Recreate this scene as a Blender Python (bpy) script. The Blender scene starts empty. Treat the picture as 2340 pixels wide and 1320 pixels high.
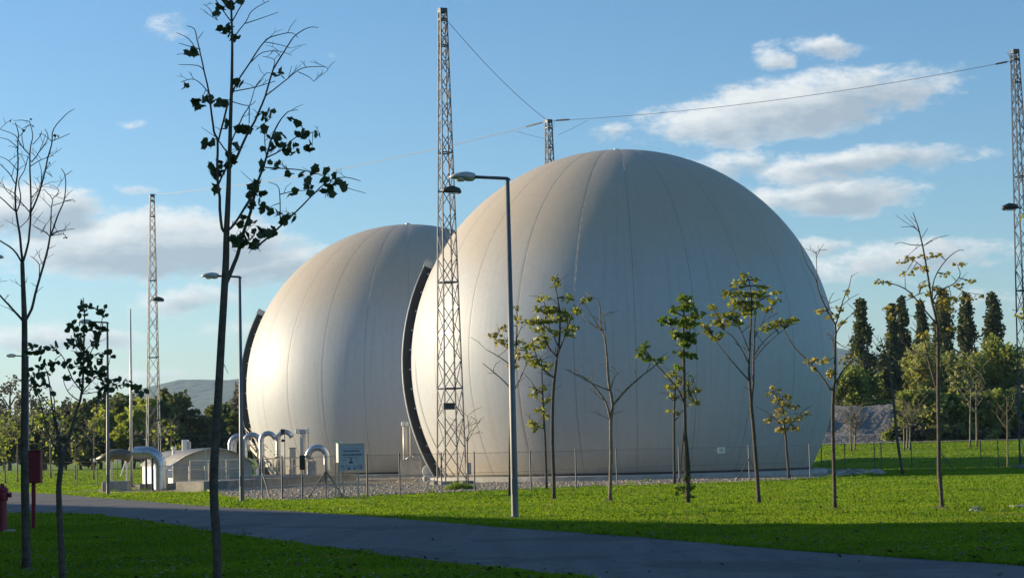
import bpy, math, random
import numpy as np
from mathutils import Vector, Matrix
R = math.radians
random.seed(7); RNG = np.random.default_rng(11)
scene = bpy.context.scene
COL = scene.collection

# ------------------------------------------------------------ camera
FPX, PITCH, ROLL, CAMZ = 4340.0, R(4.91), R(1.3), 1.6
cp, sp = math.cos(PITCH), math.sin(PITCH); cr, sr = math.cos(ROLL), math.sin(ROLL)
R0 = Vector((1,0,0)); F0 = Vector((0,cp,sp)); U0 = Vector((0,-sp,cp))
CR = R0*cr - U0*sr; CU = R0*sr + U0*cr
CAM = Vector((0,0,CAMZ))
cd = bpy.data.cameras.new('camera'); cam = bpy.data.objects.new('camera', cd); COL.objects.link(cam)
cd.sensor_width = 36.0; cd.lens = FPX/2340*36.0; cd.clip_start = 0.5; cd.clip_end = 20000
m3 = Matrix((CR, CU, -F0)).transposed()
cam.matrix_world = Matrix.Translation(CAM) @ m3.to_4x4()
scene.camera = cam
def at(px, py, Y):
    d = F0 + CR*((px-1170)/FPX) - CU*((py-660)/FPX)
    return CAM + d*(Y/d.y)
def gnd(px, py, z=0.0):
    d = F0 + CR*((px-1170)/FPX) - CU*((py-660)/FPX)
    return CAM + d*((z-CAMZ)/d.z)

# ------------------------------------------------------------ sun and sky
SUN_EL, SUN_BACK = R(12.0), R(20.0)          # sun stands to the left and a little behind the domes
sun_dir = Vector((-math.cos(SUN_EL)*math.cos(SUN_BACK), math.cos(SUN_EL)*math.sin(SUN_BACK), math.sin(SUN_EL)))
sl = bpy.data.lights.new('sun', 'SUN'); so = bpy.data.objects.new('sun', sl); COL.objects.link(so)
sl.energy = 5.0; sl.angle = R(0.55); sl.color = (1.0, 0.82, 0.57)
so.rotation_euler = sun_dir.to_track_quat('Z', 'Y').to_euler(); so.location = (-60, 40, 60)
scene.view_settings.view_transform = 'Standard'; scene.view_settings.look = 'None'
scene.view_settings.exposure = 0.85; scene.view_settings.gamma = 1.0

world = bpy.data.worlds.new('World'); scene.world = world; world.use_nodes = True
wt = world.node_tree; wt.nodes.clear()
def N(t, typ, **kw):
    n = t.nodes.new(typ)
    for k, v in kw.items(): setattr(n, k, v)
    return n
def math_n(t, op, a, b=None, c=None, clamp=False):
    n = N(t, 'ShaderNodeMath', operation=op, use_clamp=clamp)
    for i, v in enumerate((a, b, c)):
        if v is None: continue
        if isinstance(v, (int, float)): n.inputs[i].default_value = v
        else: t.links.new(v, n.inputs[i])
    return n.outputs[0]
def build_world():
    t = wt; L = t.links.new
    out = N(t, 'ShaderNodeOutputWorld')
    sky = N(t, 'ShaderNodeTexSky', sky_type='NISHITA', sun_disc=False)
    sky.sun_elevation = SUN_EL
    sky.sun_rotation = math.atan2(sun_dir.x, sun_dir.y)
    sky.altitude = 100; sky.air_density = 1.0; sky.dust_density = 0.45; sky.ozone_density = 3.5
    bg = N(t, 'ShaderNodeBackground'); bg.inputs[1].default_value = 0.105
    hs = N(t, 'ShaderNodeHueSaturation'); hs.inputs['Saturation'].default_value = 1.10; L(sky.outputs[0], hs.inputs['Color']); L(hs.outputs[0], bg.inputs[0])
    tc = N(t, 'ShaderNodeTexCoord'); sep = N(t, 'ShaderNodeSeparateXYZ'); L(tc.outputs['Generated'], sep.inputs[0])
    M = lambda *a, **k: math_n(t, *a, **k)
    u = M('ARCTAN2', sep.outputs[0], sep.outputs[1])
    v = M('ARCSINE', sep.outputs[2])
    # cloud banks come round the whole sky: the layout repeats every 36 degrees of azimuth, the noise does not
    P = 2*math.pi/10
    uw = M('SUBTRACT', M('MODULO', M('ADD', M('ADD', u, P/2), 20*P), P), P/2)
    # warped domain
    def noise(scale, detail, rough, su, sv, off=0.0):
        cx = N(t, 'ShaderNodeCombineXYZ'); L(M('MULTIPLY', u, su), cx.inputs[0]); L(M('MULTIPLY', v, sv), cx.inputs[1]); cx.inputs[2].default_value = off
        n = N(t, 'ShaderNodeTexNoise'); n.inputs['Scale'].default_value = scale; n.inputs['Detail'].default_value = detail; n.inputs['Roughness'].default_value = rough
        L(cx.outputs[0], n.inputs['Vector']); return n.outputs['Fac']
    n1 = noise(1.0, 7, 0.62, 22, 46); n1b = noise(1.0, 5, 0.6, 22, 46, 3.3)
    wu = M('ADD', uw, M('MULTIPLY', M('SUBTRACT', n1b, 0.5), 0.03))
    wv = M('ADD', v, M('MULTIPLY', M('SUBTRACT', n1, 0.5), 0.022))
    blobs = [(1815,243,440,80,6,1),(1620,295,200,30,5,.75),(1770,132,58,34,0,.72),(1890,110,95,30,-4,.75),(1400,306,80,26,0,.55),
             (1950,375,310,44,3,.9),(1680,372,110,40,0,.75),(1880,450,240,55,3,.95),(2060,592,270,50,3,.8),(1870,560,75,24,0,.7),
             (340,560,400,95,0,1.15),(50,480,210,80,0,1.05),(385,62,60,34,25,.38),(755,124,16,10,0,.25),(295,274,40,12,0,.28),(300,428,60,18,0,.45),
             (600,605,220,66,0,1.0),(440,685,150,36,0,.75),(130,775,230,42,0,.75),(600,760,180,36,0,.5),(2230,690,160,30,0,.45),(260,860,300,30,0,.5)]
    acc = None; shade = None
    for (bx, by, rx, ry, rot, s) in blobs:
        d = (F0 + CR*((bx-1170)/FPX) - CU*((by-660)/FPX)).normalized()
        bu, bv = math.atan2(d.x, d.y), math.asin(d.z)
        a = R(rot) ; ca, sa = math.cos(a), math.sin(a)
        du = M('SUBTRACT', wu, bu); dv = M('SUBTRACT', wv, bv)
        e = M('ADD', M('MULTIPLY', du, ca), M('MULTIPLY', dv, sa)); f = M('SUBTRACT', M('MULTIPLY', dv, ca), M('MULTIPLY', du, sa))
        e2 = M('POWER', M('ABSOLUTE', M('MULTIPLY', e, FPX/rx)), 2.0); f1 = M('MULTIPLY', f, FPX/ry); f2 = M('POWER', M('ABSOLUTE', f1), 2.0)
        g = M('MULTIPLY', M('SUBTRACT', 1.0, M('ADD', e2, f2)), s)
        g = M('MAXIMUM', g, -1.0)
        # undersides: lower right part of each bank
        sh = M('MULTIPLY', M('MAXIMUM', g, 0.0), M('ADD', M('MULTIPLY', f1, -0.75), M('ADD', M('MULTIPLY', e, FPX/rx*0.35), 0.35)))
        acc = g if acc is None else M('MAXIMUM', acc, g)
        shade = sh if shade is None else M('MAXIMUM', shade, sh)
    n2 = noise(1.0, 9, 0.66, 60, 120, 1.7)
    dens = M('ADD', M('MULTIPLY', acc, 1.15), M('MULTIPLY', M('SUBTRACT', n2, 0.5), 1.9))
    dens = M('ADD', dens, M('MULTIPLY', M('SUBTRACT', n1, 0.5), 1.0))
    ss = N(t, 'ShaderNodeMapRange', interpolation_type='SMOOTHSTEP'); L(dens, ss.inputs[0])
    ss.inputs[1].default_value = 0.05; ss.inputs[2].default_value = 0.95; ss.inputs[3].default_value = 0; ss.inputs[4].default_value = 0.90
    n3 = noise(1.0, 6, 0.6, 50, 110, 9.1)
    shd = M('ADD', M('MULTIPLY', shade, 1.9), M('MULTIPLY', M('SUBTRACT', n3, 0.5), 1.1), clamp=True)
    mixc = N(t, 'ShaderNodeMix', data_type='RGBA'); L(shd, mixc.inputs[0])
    mixc.inputs[6].default_value = (0.53, 0.54, 0.535, 1); mixc.inputs[7].default_value = (0.235, 0.28, 0.325, 1)
    cb = N(t, 'ShaderNodeBackground'); L(mixc.outputs[2], cb.inputs[0]); cb.inputs[1].default_value = 1.0
    mx = N(t, 'ShaderNodeMixShader'); L(ss.outputs[0], mx.inputs[0]); L(bg.outputs[0], mx.inputs[1]); L(cb.outputs[0], mx.inputs[2])
    L(mx.outputs[0], out.inputs['Surface'])
build_world()

# ------------------------------------------------------------ materials
MATS = {}
def mat(name, col, rough=0.7, metal=0.0, var=0.0, vscale=3.0, bump=0.0, bscale=40.0, col2=None, detail=5, trans=None, spec=0.5, dist=0.02):
    m = bpy.data.materials.new(name); m.use_nodes = True; t = m.node_tree; L = t.links.new
    b = t.nodes['Principled BSDF']; b.inputs['Roughness'].default_value = rough; b.inputs['Metallic'].default_value = metal
    b.inputs['Specular IOR Level'].default_value = spec
    b.inputs['Base Color'].default_value = (*col, 1)
    tc = N(t, 'ShaderNodeTexCoord')
    if var or col2:
        n = N(t, 'ShaderNodeTexNoise'); n.inputs['Scale'].default_value = vscale; n.inputs['Detail'].default_value = detail; n.inputs['Roughness'].default_value = 0.65
        L(tc.outputs['Object'], n.inputs['Vector'])
        r = N(t, 'ShaderNodeValToRGB'); L(n.outputs['Fac'], r.inputs[0])
        c2 = col2 or tuple(min(1, c*(1+var)) for c in col); c1 = col if col2 else tuple(c*(1-var) for c in col)
        r.color_ramp.elements[0].position = 0.32; r.color_ramp.elements[1].position = 0.68
        r.color_ramp.elements[0].color = (*c1, 1); r.color_ramp.elements[1].color = (*c2, 1)
        L(r.outputs[0], b.inputs['Base Color'])
        colout = r.outputs[0]
    else: colout = None
    if bump:
        n2 = N(t, 'ShaderNodeTexNoise'); n2.inputs['Scale'].default_value = bscale; n2.inputs['Detail'].default_value = 4
        L(tc.outputs['Object'], n2.inputs['Vector'])
        bn = N(t, 'ShaderNodeBump'); bn.inputs['Strength'].default_value = bump; bn.inputs['Distance'].default_value = dist
        L(n2.outputs['Fac'], bn.inputs['Height']); L(bn.outputs[0], b.inputs['Normal'])
    if trans:
        tr = N(t, 'ShaderNodeBsdfTranslucent'); tr.inputs[0].default_value = (*[min(1, c*1.5) for c in (col2 or col)], 1)
        if colout:
            hs = N(t, 'ShaderNodeHueSaturation'); hs.inputs['Value'].default_value = 1.5; L(colout, hs.inputs['Color']); L(hs.outputs[0], tr.inputs[0])
        mx = N(t, 'ShaderNodeMixShader'); mx.inputs[0].default_value = trans
        L(b.outputs[0], mx.inputs[1]); L(tr.outputs[0], mx.inputs[2]); L(mx.outputs[0], t.nodes['Material Output'].inputs['Surface'])
    MATS[name] = m
    return m
def ramp_mix(t, fac, a, b):
    n = N(t, 'ShaderNodeMix', data_type='RGBA')
    if isinstance(fac, float): n.inputs[0].default_value = fac
    else: t.links.new(fac, n.inputs[0])
    for i, x in ((6, a), (7, b)):
        if isinstance(x, tuple): n.inputs[i].default_value = (*x, 1)
        else: t.links.new(x, n.inputs[i])
    return n.outputs[2]
mat('bark', (0.085,0.07,0.055), 0.9, var=.45, vscale=9, bump=.6, bscale=35)
mat('bark_pale', (0.20,0.165,0.12), 0.9, var=.45, vscale=8, bump=.5, bscale=35)
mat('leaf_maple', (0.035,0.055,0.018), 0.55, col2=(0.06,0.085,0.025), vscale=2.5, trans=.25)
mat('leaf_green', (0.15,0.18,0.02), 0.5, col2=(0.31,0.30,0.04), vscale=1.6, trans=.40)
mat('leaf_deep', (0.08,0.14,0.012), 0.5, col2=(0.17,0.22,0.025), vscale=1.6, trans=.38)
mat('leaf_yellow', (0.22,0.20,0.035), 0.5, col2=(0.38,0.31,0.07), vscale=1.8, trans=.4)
mat('foliage_mid', (0.125,0.165,0.026), 0.6, col2=(0.26,0.28,0.05), vscale=.25, trans=.45)
mat('foliage_olive', (0.17,0.19,0.05), 0.6, col2=(0.30,0.31,0.09), vscale=.3, trans=.45)
mat('foliage_bright', (0.16,0.21,0.022), 0.6, col2=(0.29,0.31,0.045), vscale=.3, trans=.45)
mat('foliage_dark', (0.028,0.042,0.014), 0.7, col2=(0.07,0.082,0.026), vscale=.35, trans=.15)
mat('foliage_grey', (0.10,0.10,0.06), 0.7, col2=(0.17,0.14,0.09), vscale=.4, trans=.25)
mat('concrete', (0.40,0.39,0.36), 0.85, var=.22, vscale=1.3, bump=.35, bscale=14)
mat('concrete_old', (0.30,0.29,0.26), 0.9, col2=(0.14,0.135,0.12), vscale=1.1, bump=.5, bscale=10)
mat('stone_pale', (0.36,0.33,0.28), 0.9, var=.4, vscale=1.7, bump=.4, bscale=16)
mat('galv', (0.56,0.57,0.58), 0.36, .9, var=.16, vscale=3.5, bump=.08, bscale=30)
mat('galv_dull', (0.42,0.43,0.43), 0.5, .6, var=.25, vscale=2.2, bump=.1, bscale=30)
mat('steel_mast', (0.075,0.09,0.115), 0.55, .2, var=.25, vscale=1.4)
mat('lamp_pole', (0.14,0.15,0.165), 0.5, .4, var=.2, vscale=1.2)
mat('lamp_head', (0.48,0.49,0.49), 0.4, .2, var=.15, vscale=5)
mat('lens', (0.55,0.55,0.5), 0.25)
mat('black_plastic', (0.022,0.024,0.026), 0.55, var=.35, vscale=2)
mat('rail_black', (0.022,0.023,0.025), 0.6, var=.4, vscale=1.5, bump=.2, bscale=8)
mat('cream_paint', (0.60,0.54,0.40), 0.55, var=.2, vscale=4)
mat('white_paint', (0.76,0.75,0.71), 0.5, var=.08, vscale=4)
mat('sign_white', (0.42,0.45,0.60), 0.45, var=.05, vscale=3)  # white board face with the blue of its shade put into the colour
mat('sign_mark', (0.05,0.09,0.16), 0.5)
mat('metal_cream', (0.52,0.48,0.40), 0.5, .15, var=.16, vscale=1.6, bump=.15, bscale=6)
mat('duct_shaded', (0.20,0.17,0.13), 0.45, .5, var=.25, vscale=2)  # metal duct standing in shade, the shade mixed into this dark brown
mat('red_paint', (0.21,0.014,0.026), 0.5, var=.2, vscale=5)
mat('wire', (0.10,0.10,0.105), 0.5, .5)
mat('fence_wire', (0.14,0.145,0.15), 0.6, .3)
mat('gravel_stone', (0.56,0.47,0.35), 0.9, col2=(0.26,0.215,0.155), vscale=5)
mat('wood_stake', (0.30,0.24,0.16), 0.85, var=.3, vscale=6)
mat('bank_soil', (0.25,0.23,0.20), 0.95, col2=(0.14,0.13,0.115), vscale=.55, bump=.8, bscale=1.8, dist=.3)
mat('far_hill', (0.035,0.05,0.03), 0.95, col2=(0.075,0.085,0.045), vscale=.012, bump=.6, bscale=.03, dist=20)
mat('brick_wall', (0.34,0.27,0.21), 0.85, var=.2, vscale=.8, bump=.3, bscale=12)
mat('roof_metal', (0.30,0.31,0.32), 0.5, .4, var=.2)
mat('dark_glass', (0.03,0.035,0.04), 0.12)
mat('leaf_litter', (0.20,0.14,0.04), 0.7, col2=(0.10,0.065,0.025), vscale=3)
mat('daisy', (0.75,0.75,0.70), 0.6)
mat('seam', (0.30,0.285,0.26), 0.6, var=.2, vscale=1.0)
mat('foliage_poplar', (0.035,0.052,0.016), 0.7, col2=(0.095,0.11,0.03), vscale=.5, trans=.25)
mat('soil', (0.10,0.075,0.045), .95, col2=(0.17,0.13,0.08), vscale=9, bump=.6, bscale=30)
mat('foliage_wood', (0.06,0.085,0.018), 0.6, col2=(0.14,0.155,0.034), vscale=.25, trans=.35)
mat('rubber', (0.02,0.02,0.02), 0.8)

def membrane_mat():
    m = bpy.data.materials.new('membrane'); m.use_nodes = True; t = m.node_tree; L = t.links.new
    b = t.nodes['Principled BSDF']; b.inputs['Roughness'].default_value = 0.55; b.inputs['Diffuse Roughness'].default_value = 0.2; b.inputs['Specular IOR Level'].default_value = 0.42
    tc = N(t, 'ShaderNodeTexCoord'); sp_ = N(t, 'ShaderNodeSeparateXYZ'); L(tc.outputs['Object'], sp_.inputs[0])
    geo = N(t, 'ShaderNodeNewGeometry')
    n = N(t, 'ShaderNodeTexNoise'); n.inputs['Scale'].default_value = .35; n.inputs['Detail'].default_value = 6; L(geo.outputs['Position'], n.inputs['Vector'])
    n2 = N(t, 'ShaderNodeTexNoise'); n2.inputs['Scale'].default_value = 3.2; n2.inputs['Detail'].default_value = 6; n2.inputs['Roughness'].default_value = .75; L(geo.outputs['Position'], n2.inputs['Vector'])
    # weather soiling that settles on the crown and splash dirt at the foot
    top = N(t, 'ShaderNodeMapRange', interpolation_type='SMOOTHSTEP'); L(math_n(t, 'ADD', sp_.outputs[2], math_n(t, 'MULTIPLY', n.outputs['Fac'], 3.0)), top.inputs[0])
    top.inputs[1].default_value = 10.2; top.inputs[2].default_value = 17.0; top.inputs[3].default_value = 0; top.inputs[4].default_value = .9
    c1 = ramp_mix(t, top.outputs[0], (0.46,0.50,0.535), (0.49,0.41,0.305))
    low = N(t, 'ShaderNodeMapRange', interpolation_type='SMOOTHSTEP'); L(math_n(t, 'ADD', sp_.outputs[2], math_n(t, 'MULTIPLY', math_n(t, 'SUBTRACT', n2.outputs['Fac'], .5), 1.8)), low.inputs[0])
    low.inputs[1].default_value = 0.2; low.inputs[2].default_value = 1.9; low.inputs[3].default_value = .75; low.inputs[4].default_value = 0
    c2 = ramp_mix(t, low.outputs[0], c1, (0.33,0.28,0.20))
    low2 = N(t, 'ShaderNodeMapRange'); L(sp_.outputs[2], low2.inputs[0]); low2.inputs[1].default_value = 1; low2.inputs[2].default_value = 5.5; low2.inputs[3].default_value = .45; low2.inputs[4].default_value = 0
    c2 = ramp_mix(t, low2.outputs[0], c2, (0.63,0.545,0.42))  # pale dust, brightened to carry warm light bounced up from the ground
    # rain streaks running down each panel
    oi = N(t, 'ShaderNodeObjectInfo'); azi = math_n(t, 'ARCTAN2', sp_.outputs[1], sp_.outputs[0]); cx = N(t, 'ShaderNodeCombineXYZ')
    L(math_n(t, 'MULTIPLY', azi, 70.0), cx.inputs[0]); L(math_n(t, 'MULTIPLY', sp_.outputs[2], .16), cx.inputs[1]); L(math_n(t, 'MULTIPLY', oi.outputs['Random'], 50.0), cx.inputs[2])
    n4 = N(t, 'ShaderNodeTexNoise'); n4.inputs['Scale'].default_value = 1.0; n4.inputs['Detail'].default_value = 5; L(cx.outputs[0], n4.inputs['Vector'])
    st = N(t, 'ShaderNodeMapRange', interpolation_type='SMOOTHSTEP'); L(n4.outputs['Fac'], st.inputs[0]); st.inputs[1].default_value = .5; st.inputs[2].default_value = .78; st.inputs[3].default_value = 0; st.inputs[4].default_value = .35
    c2 = ramp_mix(t, st.outputs[0], c2, (0.35,0.335,0.30))
    sp2 = N(t, 'ShaderNodeMapRange'); L(n2.outputs['Fac'], sp2.inputs[0]); sp2.inputs[1].default_value = .3; sp2.inputs[2].default_value = .7; sp2.inputs[3].default_value = .93; sp2.inputs[4].default_value = 1.04
    mul = N(t, 'ShaderNodeMix', data_type='RGBA', blend_type='MULTIPLY'); mul.inputs[0].default_value = 1
    cmb = N(t, 'ShaderNodeCombineColor')
    for i in range(3): L(sp2.outputs[0], cmb.inputs[i])
    L(c2, mul.inputs[6]); L(cmb.outputs[0], mul.inputs[7]); L(mul.outputs[2], b.inputs['Base Color'])
    bn = N(t, 'ShaderNodeBump'); bn.inputs['Strength'].default_value = .16; bn.inputs['Distance'].default_value = .12; L(n.outputs['Fac'], bn.inputs['Height']); L(bn.outputs[0], b.inputs['Normal'])
    MATS['membrane'] = m
membrane_mat()
def grass_mats():
    for name, blade in (('grass_ground', False), ('grass_blade', True)):
        m = bpy.data.materials.new(name); m.use_nodes = True; t = m.node_tree; L = t.links.new
        b = t.nodes['Principled BSDF']; b.inputs['Roughness'].default_value = .7 if blade else .95; b.inputs['Specular IOR Level'].default_value = .25
        geo = N(t, 'ShaderNodeNewGeometry')
        def nz(s, d=5):
            n = N(t, 'ShaderNodeTexNoise'); n.inputs['Scale'].default_value = s; n.inputs['Detail'].default_value = d; L(geo.outputs['Position'], n.inputs['Vector']); return n.outputs['Fac']
        def ramp(f, a, b_):
            r = N(t, 'ShaderNodeMapRange', interpolation_type='SMOOTHSTEP'); L(f, r.inputs[0]); r.inputs[1].default_value = a; r.inputs[2].default_value = b_; return r.outputs[0]
        c = ramp_mix(t, ramp(nz(.35), .35, .7), (0.145,0.265,0.010), (0.24,0.36,0.012))
        c = ramp_mix(t, ramp(nz(.8, 3), .56, .72), c, (0.30,0.31,0.045))
        c = ramp_mix(t, ramp(nz(2.3), .5, .75), c, (0.25,0.28,0.02))
        c = ramp_mix(t, ramp(nz(11.), .45, .7), c, (0.075,0.15,0.008))
        L(c, b.inputs['Base Color'])
        if blade:
            tr = N(t, 'ShaderNodeBsdfTranslucent'); L(c, tr.inputs[0])
            mx = N(t, 'ShaderNodeMixShader'); mx.inputs[0].default_value = .52; L(b.outputs[0], mx.inputs[1]); L(tr.outputs[0], mx.inputs[2]); L(mx.outputs[0], t.nodes['Material Output'].inputs['Surface'])
        else:
            bn = N(t, 'ShaderNodeBump'); bn.inputs['Strength'].default_value = 1.0; bn.inputs['Distance'].default_value = .12
            L(nz(9., 6), bn.inputs['Height']); L(bn.outputs[0], b.inputs['Normal'])
        MATS[name] = m
grass_mats()
def asphalt_mat():
    m = bpy.data.materials.new('asphalt'); m.use_nodes = True; t = m.node_tree; L = t.links.new
    b = t.nodes['Principled BSDF']; b.inputs['Roughness'].default_value = .85
    geo = N(t, 'ShaderNodeNewGeometry')
    def nz(s, d=5, vec=None):
        n = N(t, 'ShaderNodeTexNoise'); n.inputs['Scale'].default_value = s; n.inputs['Detail'].default_value = d; L(vec or geo.outputs['Position'], n.inputs['Vector']); return n.outputs['Fac']
    mp = N(t, 'ShaderNodeMapping'); mp.inputs['Rotation'].default_value = (0,0,R(-22)); mp.inputs['Scale'].default_value = (1.0,.06,1); L(geo.outputs['Position'], mp.inputs['Vector'])
    f = math_n(t, 'ADD', math_n(t, 'MULTIPLY', nz(1.6, 5, mp.outputs[0]), .55), math_n(t, 'MULTIPLY', nz(30., 6), .45))
    r = N(t, 'ShaderNodeMapRange'); L(f, r.inputs[0]); r.inputs[1].default_value = .35; r.inputs[2].default_value = .65
    c = ramp_mix(t, r.outputs[0], (0.06,0.062,0.065), (0.14,0.136,0.13))
    def sm(f, a, b_, v0=0., v1=1.):
        q = N(t, 'ShaderNodeMapRange', interpolation_type='SMOOTHSTEP'); L(f, q.inputs[0]); q.inputs[1].default_value = a; q.inputs[2].default_value = b_; q.inputs[3].default_value = v0; q.inputs[4].default_value = v1; return q.outputs[0]
    c = ramp_mix(t, sm(nz(.22, 2), .57, .60, 0, .7), c, (0.05,0.051,0.053))          # patched, newer asphalt
    c = ramp_mix(t, sm(nz(1.1, 6), .58, .72, 0, .6), c, (0.17,0.16,0.145))            # dust and grit
    vo = N(t, 'ShaderNodeTexVoronoi', feature='DISTANCE_TO_EDGE'); vo.inputs['Scale'].default_value = .45
    wv = N(t, 'ShaderNodeVectorMath', operation='ADD'); n_ = N(t, 'ShaderNodeTexNoise'); n_.inputs['Scale'].default_value = 1.5; L(geo.outputs['Position'], n_.inputs['Vector'])
    L(geo.outputs['Position'], wv.inputs[0]); L(n_.outputs['Color'], wv.inputs[1]); L(wv.outputs[0], vo.inputs['Vector'])
    c = ramp_mix(t, sm(vo.outputs['Distance'], .0, .02, .75, 0), c, (0.03,0.03,0.03))    # cracks
    L(c, b.inputs['Base Color'])
    bn = N(t, 'ShaderNodeBump'); bn.inputs['Strength'].default_value = .5; bn.inputs['Distance'].default_value = .01; L(nz(60., 3), bn.inputs['Height']); L(bn.outputs[0], b.inputs['Normal'])
    MATS['asphalt'] = m
asphalt_mat()
mat('gravel_ground', (0.40,0.355,0.285), .95, col2=(0.22,0.19,0.15), vscale=4.5, detail=8, bump=.9, bscale=9, dist=.08)

# ------------------------------------------------------------ object helpers
ROOTLOC = {}
def rootloc(o):
    while o is not None:
        if o.parent is None: return o.location.copy()
        o = o.parent
    return Vector((0,0,0))
def tag(o, label=None, cat=None, group=None, kind=None):
    if label: o['label'] = label
    if cat: o['category'] = cat
    if group: o['group'] = group
    if kind: o['kind'] = kind
    return o
def thing(name, loc, label, cat, group=None):
    o = bpy.data.objects.new(name, None); o.empty_display_size = .3; COL.objects.link(o); o.location = loc
    return tag(o, label, cat, group)
def link(name, me, material, parent=None):
    o = bpy.data.objects.new(name, me); COL.objects.link(o)
    if material is not None and not me.materials: me.materials.append(MATS[material] if isinstance(material, str) else material)
    if parent is not None: o.parent = parent
    return o
class MB:
    def __init__(s): s.v = []; s.f = []
    def add(s, vs, fs):
        k = len(s.v); s.v += [tuple(x) for x in vs]; s.f += [tuple(i+k for i in f) for f in fs]; return s
    def box(s, c, size, rz=0.0, M=None):
        c = Vector(c); hx, hy, hz = [a/2 for a in size]; ca, sa = math.cos(rz), math.sin(rz); vs = []
        for z in (-hz, hz):
            for x, y in ((-hx,-hy),(hx,-hy),(hx,hy),(-hx,hy)):
                p = Vector((x,y,z))
                p = (M @ p) if M is not None else Vector((x*ca-y*sa, x*sa+y*ca, z))
                vs.append(c+p)
        return s.add(vs, [(0,3,2,1),(4,5,6,7),(0,1,5,4),(1,2,6,5),(2,3,7,6),(3,0,4,7)])
    def bev(s, c, size, b, rz=0.0):
        # box with chamfered vertical and top edges
        hx, hy, hz = [a/2 for a in size]; ca, sa = math.cos(rz), math.sin(rz); c = Vector(c); rings = []
        for z, k in ((-hz, b), (-hz+b, 0), (hz-b, 0), (hz, b)):
            r = []
            X, Y = hx-k, hy-k
            for x, y in ((-X+b,-Y),(X-b,-Y),(X,-Y+b),(X,Y-b),(X-b,Y),(-X+b,Y),(-X,Y-b),(-X,-Y+b)):
                r.append(c+Vector((x*ca-y*sa, x*sa+y*ca, z)))
            rings.append(r)
        vs = [p for r in rings for p in r]; fs = [tuple(range(7,-1,-1)), tuple(range(24,32))]
        for i in range(3):
            for j in range(8): fs.append((i*8+j, i*8+(j+1)%8, i*8+8+(j+1)%8, i*8+8+j))
        return s.add(vs, fs)
    def beam(s, p, q, w, h=None):
        p, q = Vector(p), Vector(q); d = q-p; h = h or w
        z = d.normalized(); x = z.cross(Vector((0,0,1)))
        if x.length < 1e-4: x = Vector((1,0,0))
        x.normalize(); y = z.cross(x)
        vs = []
        for o in (p, q):
            for a, b in ((-1,-1),(1,-1),(1,1),(-1,1)): vs.append(o + x*(a*w/2) + y*(b*h/2))
        return s.add(vs, [(0,3,2,1),(4,5,6,7),(0,1,5,4),(1,2,6,5),(2,3,7,6),(3,0,4,7)])
    def tube(s, pts, radii, n=8, cap=True):
        pts = [Vector(p) for p in pts]
        if isinstance(radii, (int, float)): radii = [radii]*len(pts)
        k = len(s.v); ref = None; vs = []
        for i, p in enumerate(pts):
            d = (pts[min(i+1, len(pts)-1)] - pts[max(i-1, 0)])
            if d.length < 1e-9: d = Vector((0,0,1))
            d.normalize()
            if ref is None:
                ref = Vector((1,0,0)) if abs(d.x) < .9 else Vector((0,1,0))
            x = ref - d*ref.dot(d)
            if x.length < 1e-5: x = d.orthogonal()
            x.normalize(); ref = x; y = d.cross(x)
            for j in range(n):
                a = 2*math.pi*j/n; vs.append(p + (x*math.cos(a)+y*math.sin(a))*radii[i])
        fs = []
        for i in range(len(pts)-1):
            for j in range(n): fs.append((i*n+j, i*n+(j+1)%n, (i+1)*n+(j+1)%n, (i+1)*n+j))
        if cap: fs.append(tuple(range(n-1,-1,-1))); fs.append(tuple((len(pts)-1)*n+j for j in range(n)))
        return s.add(vs, fs)
    def lathe(s, c, prof, n=24):
        c = Vector(c); vs = []; fs = []
        for r, z in prof:
            for j in range(n):
                a = 2*math.pi*j/n; vs.append(c + Vector((r*math.cos(a), r*math.sin(a), z)))
        for i in range(len(prof)-1):
            for j in range(n): fs.append((i*n+j, i*n+(j+1)%n, (i+1)*n+(j+1)%n, (i+1)*n+j))
        fs.append(tuple(range(n-1,-1,-1))); fs.append(tuple((len(prof)-1)*n+j for j in range(n)))
        return s.add(vs, fs)
    def prism(s, poly, z0, z1):
        n = len(poly); vs = [(p[0],p[1],z0) for p in poly]+[(p[0],p[1],z1) for p in poly]
        fs = [tuple(range(n-1,-1,-1)), tuple(range(n,2*n))] + [(i,(i+1)%n,n+(i+1)%n,n+i) for i in range(n)]
        return s.add(vs, fs)
    def mesh(s, name, origin=Vector((0,0,0)), smooth=False):
        me = bpy.data.meshes.new(name); o = Vector(origin)
        me.from_pydata([(v[0]-o.x, v[1]-o.y, v[2]-o.z) for v in s.v], [], s.f); me.update()
        if smooth: me.polygons.foreach_set('use_smooth', [True]*len(me.polygons))
        return me
    def build(s, name, material, parent=None, smooth=False, loc=None):
        o = rootloc(parent) if parent is not None else Vector(loc or (0,0,0))
        ob = link(name, s.mesh(name, o, smooth), material, parent)
        if parent is None: ob.location = o
        return ob
def np_mesh(name, V, F):
    """V (n,3), F (m,k) same-size faces"""
    me = bpy.data.meshes.new(name); V = np.asarray(V, np.float32); F = np.asarray(F, np.int32); k = F.shape[1]
    me.vertices.add(len(V)); me.vertices.foreach_set('co', V.ravel())
    me.loops.add(F.size); me.loops.foreach_set('vertex_index', F.ravel())
    me.polygons.add(len(F)); me.polygons.foreach_set('loop_start', np.arange(0, F.size, k, dtype=np.int32))
    me.polygons.foreach_set('loop_total', np.full(len(F), k, np.int32))
    me.update(calc_edges=True); me.validate(); return me
def sstep(a, b, x):
    t = np.clip((np.asarray(x, float)-a)/(b-a), 0, 1); return t*t*(3-2*t)
def gz(x, y):
    m = np.maximum(sstep(19, 27, x), sstep(-27, -36, x))
    return sstep(122, 185, y)*m*1.75*np.where(np.asarray(x) > 0, 1.0, .45)
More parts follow.
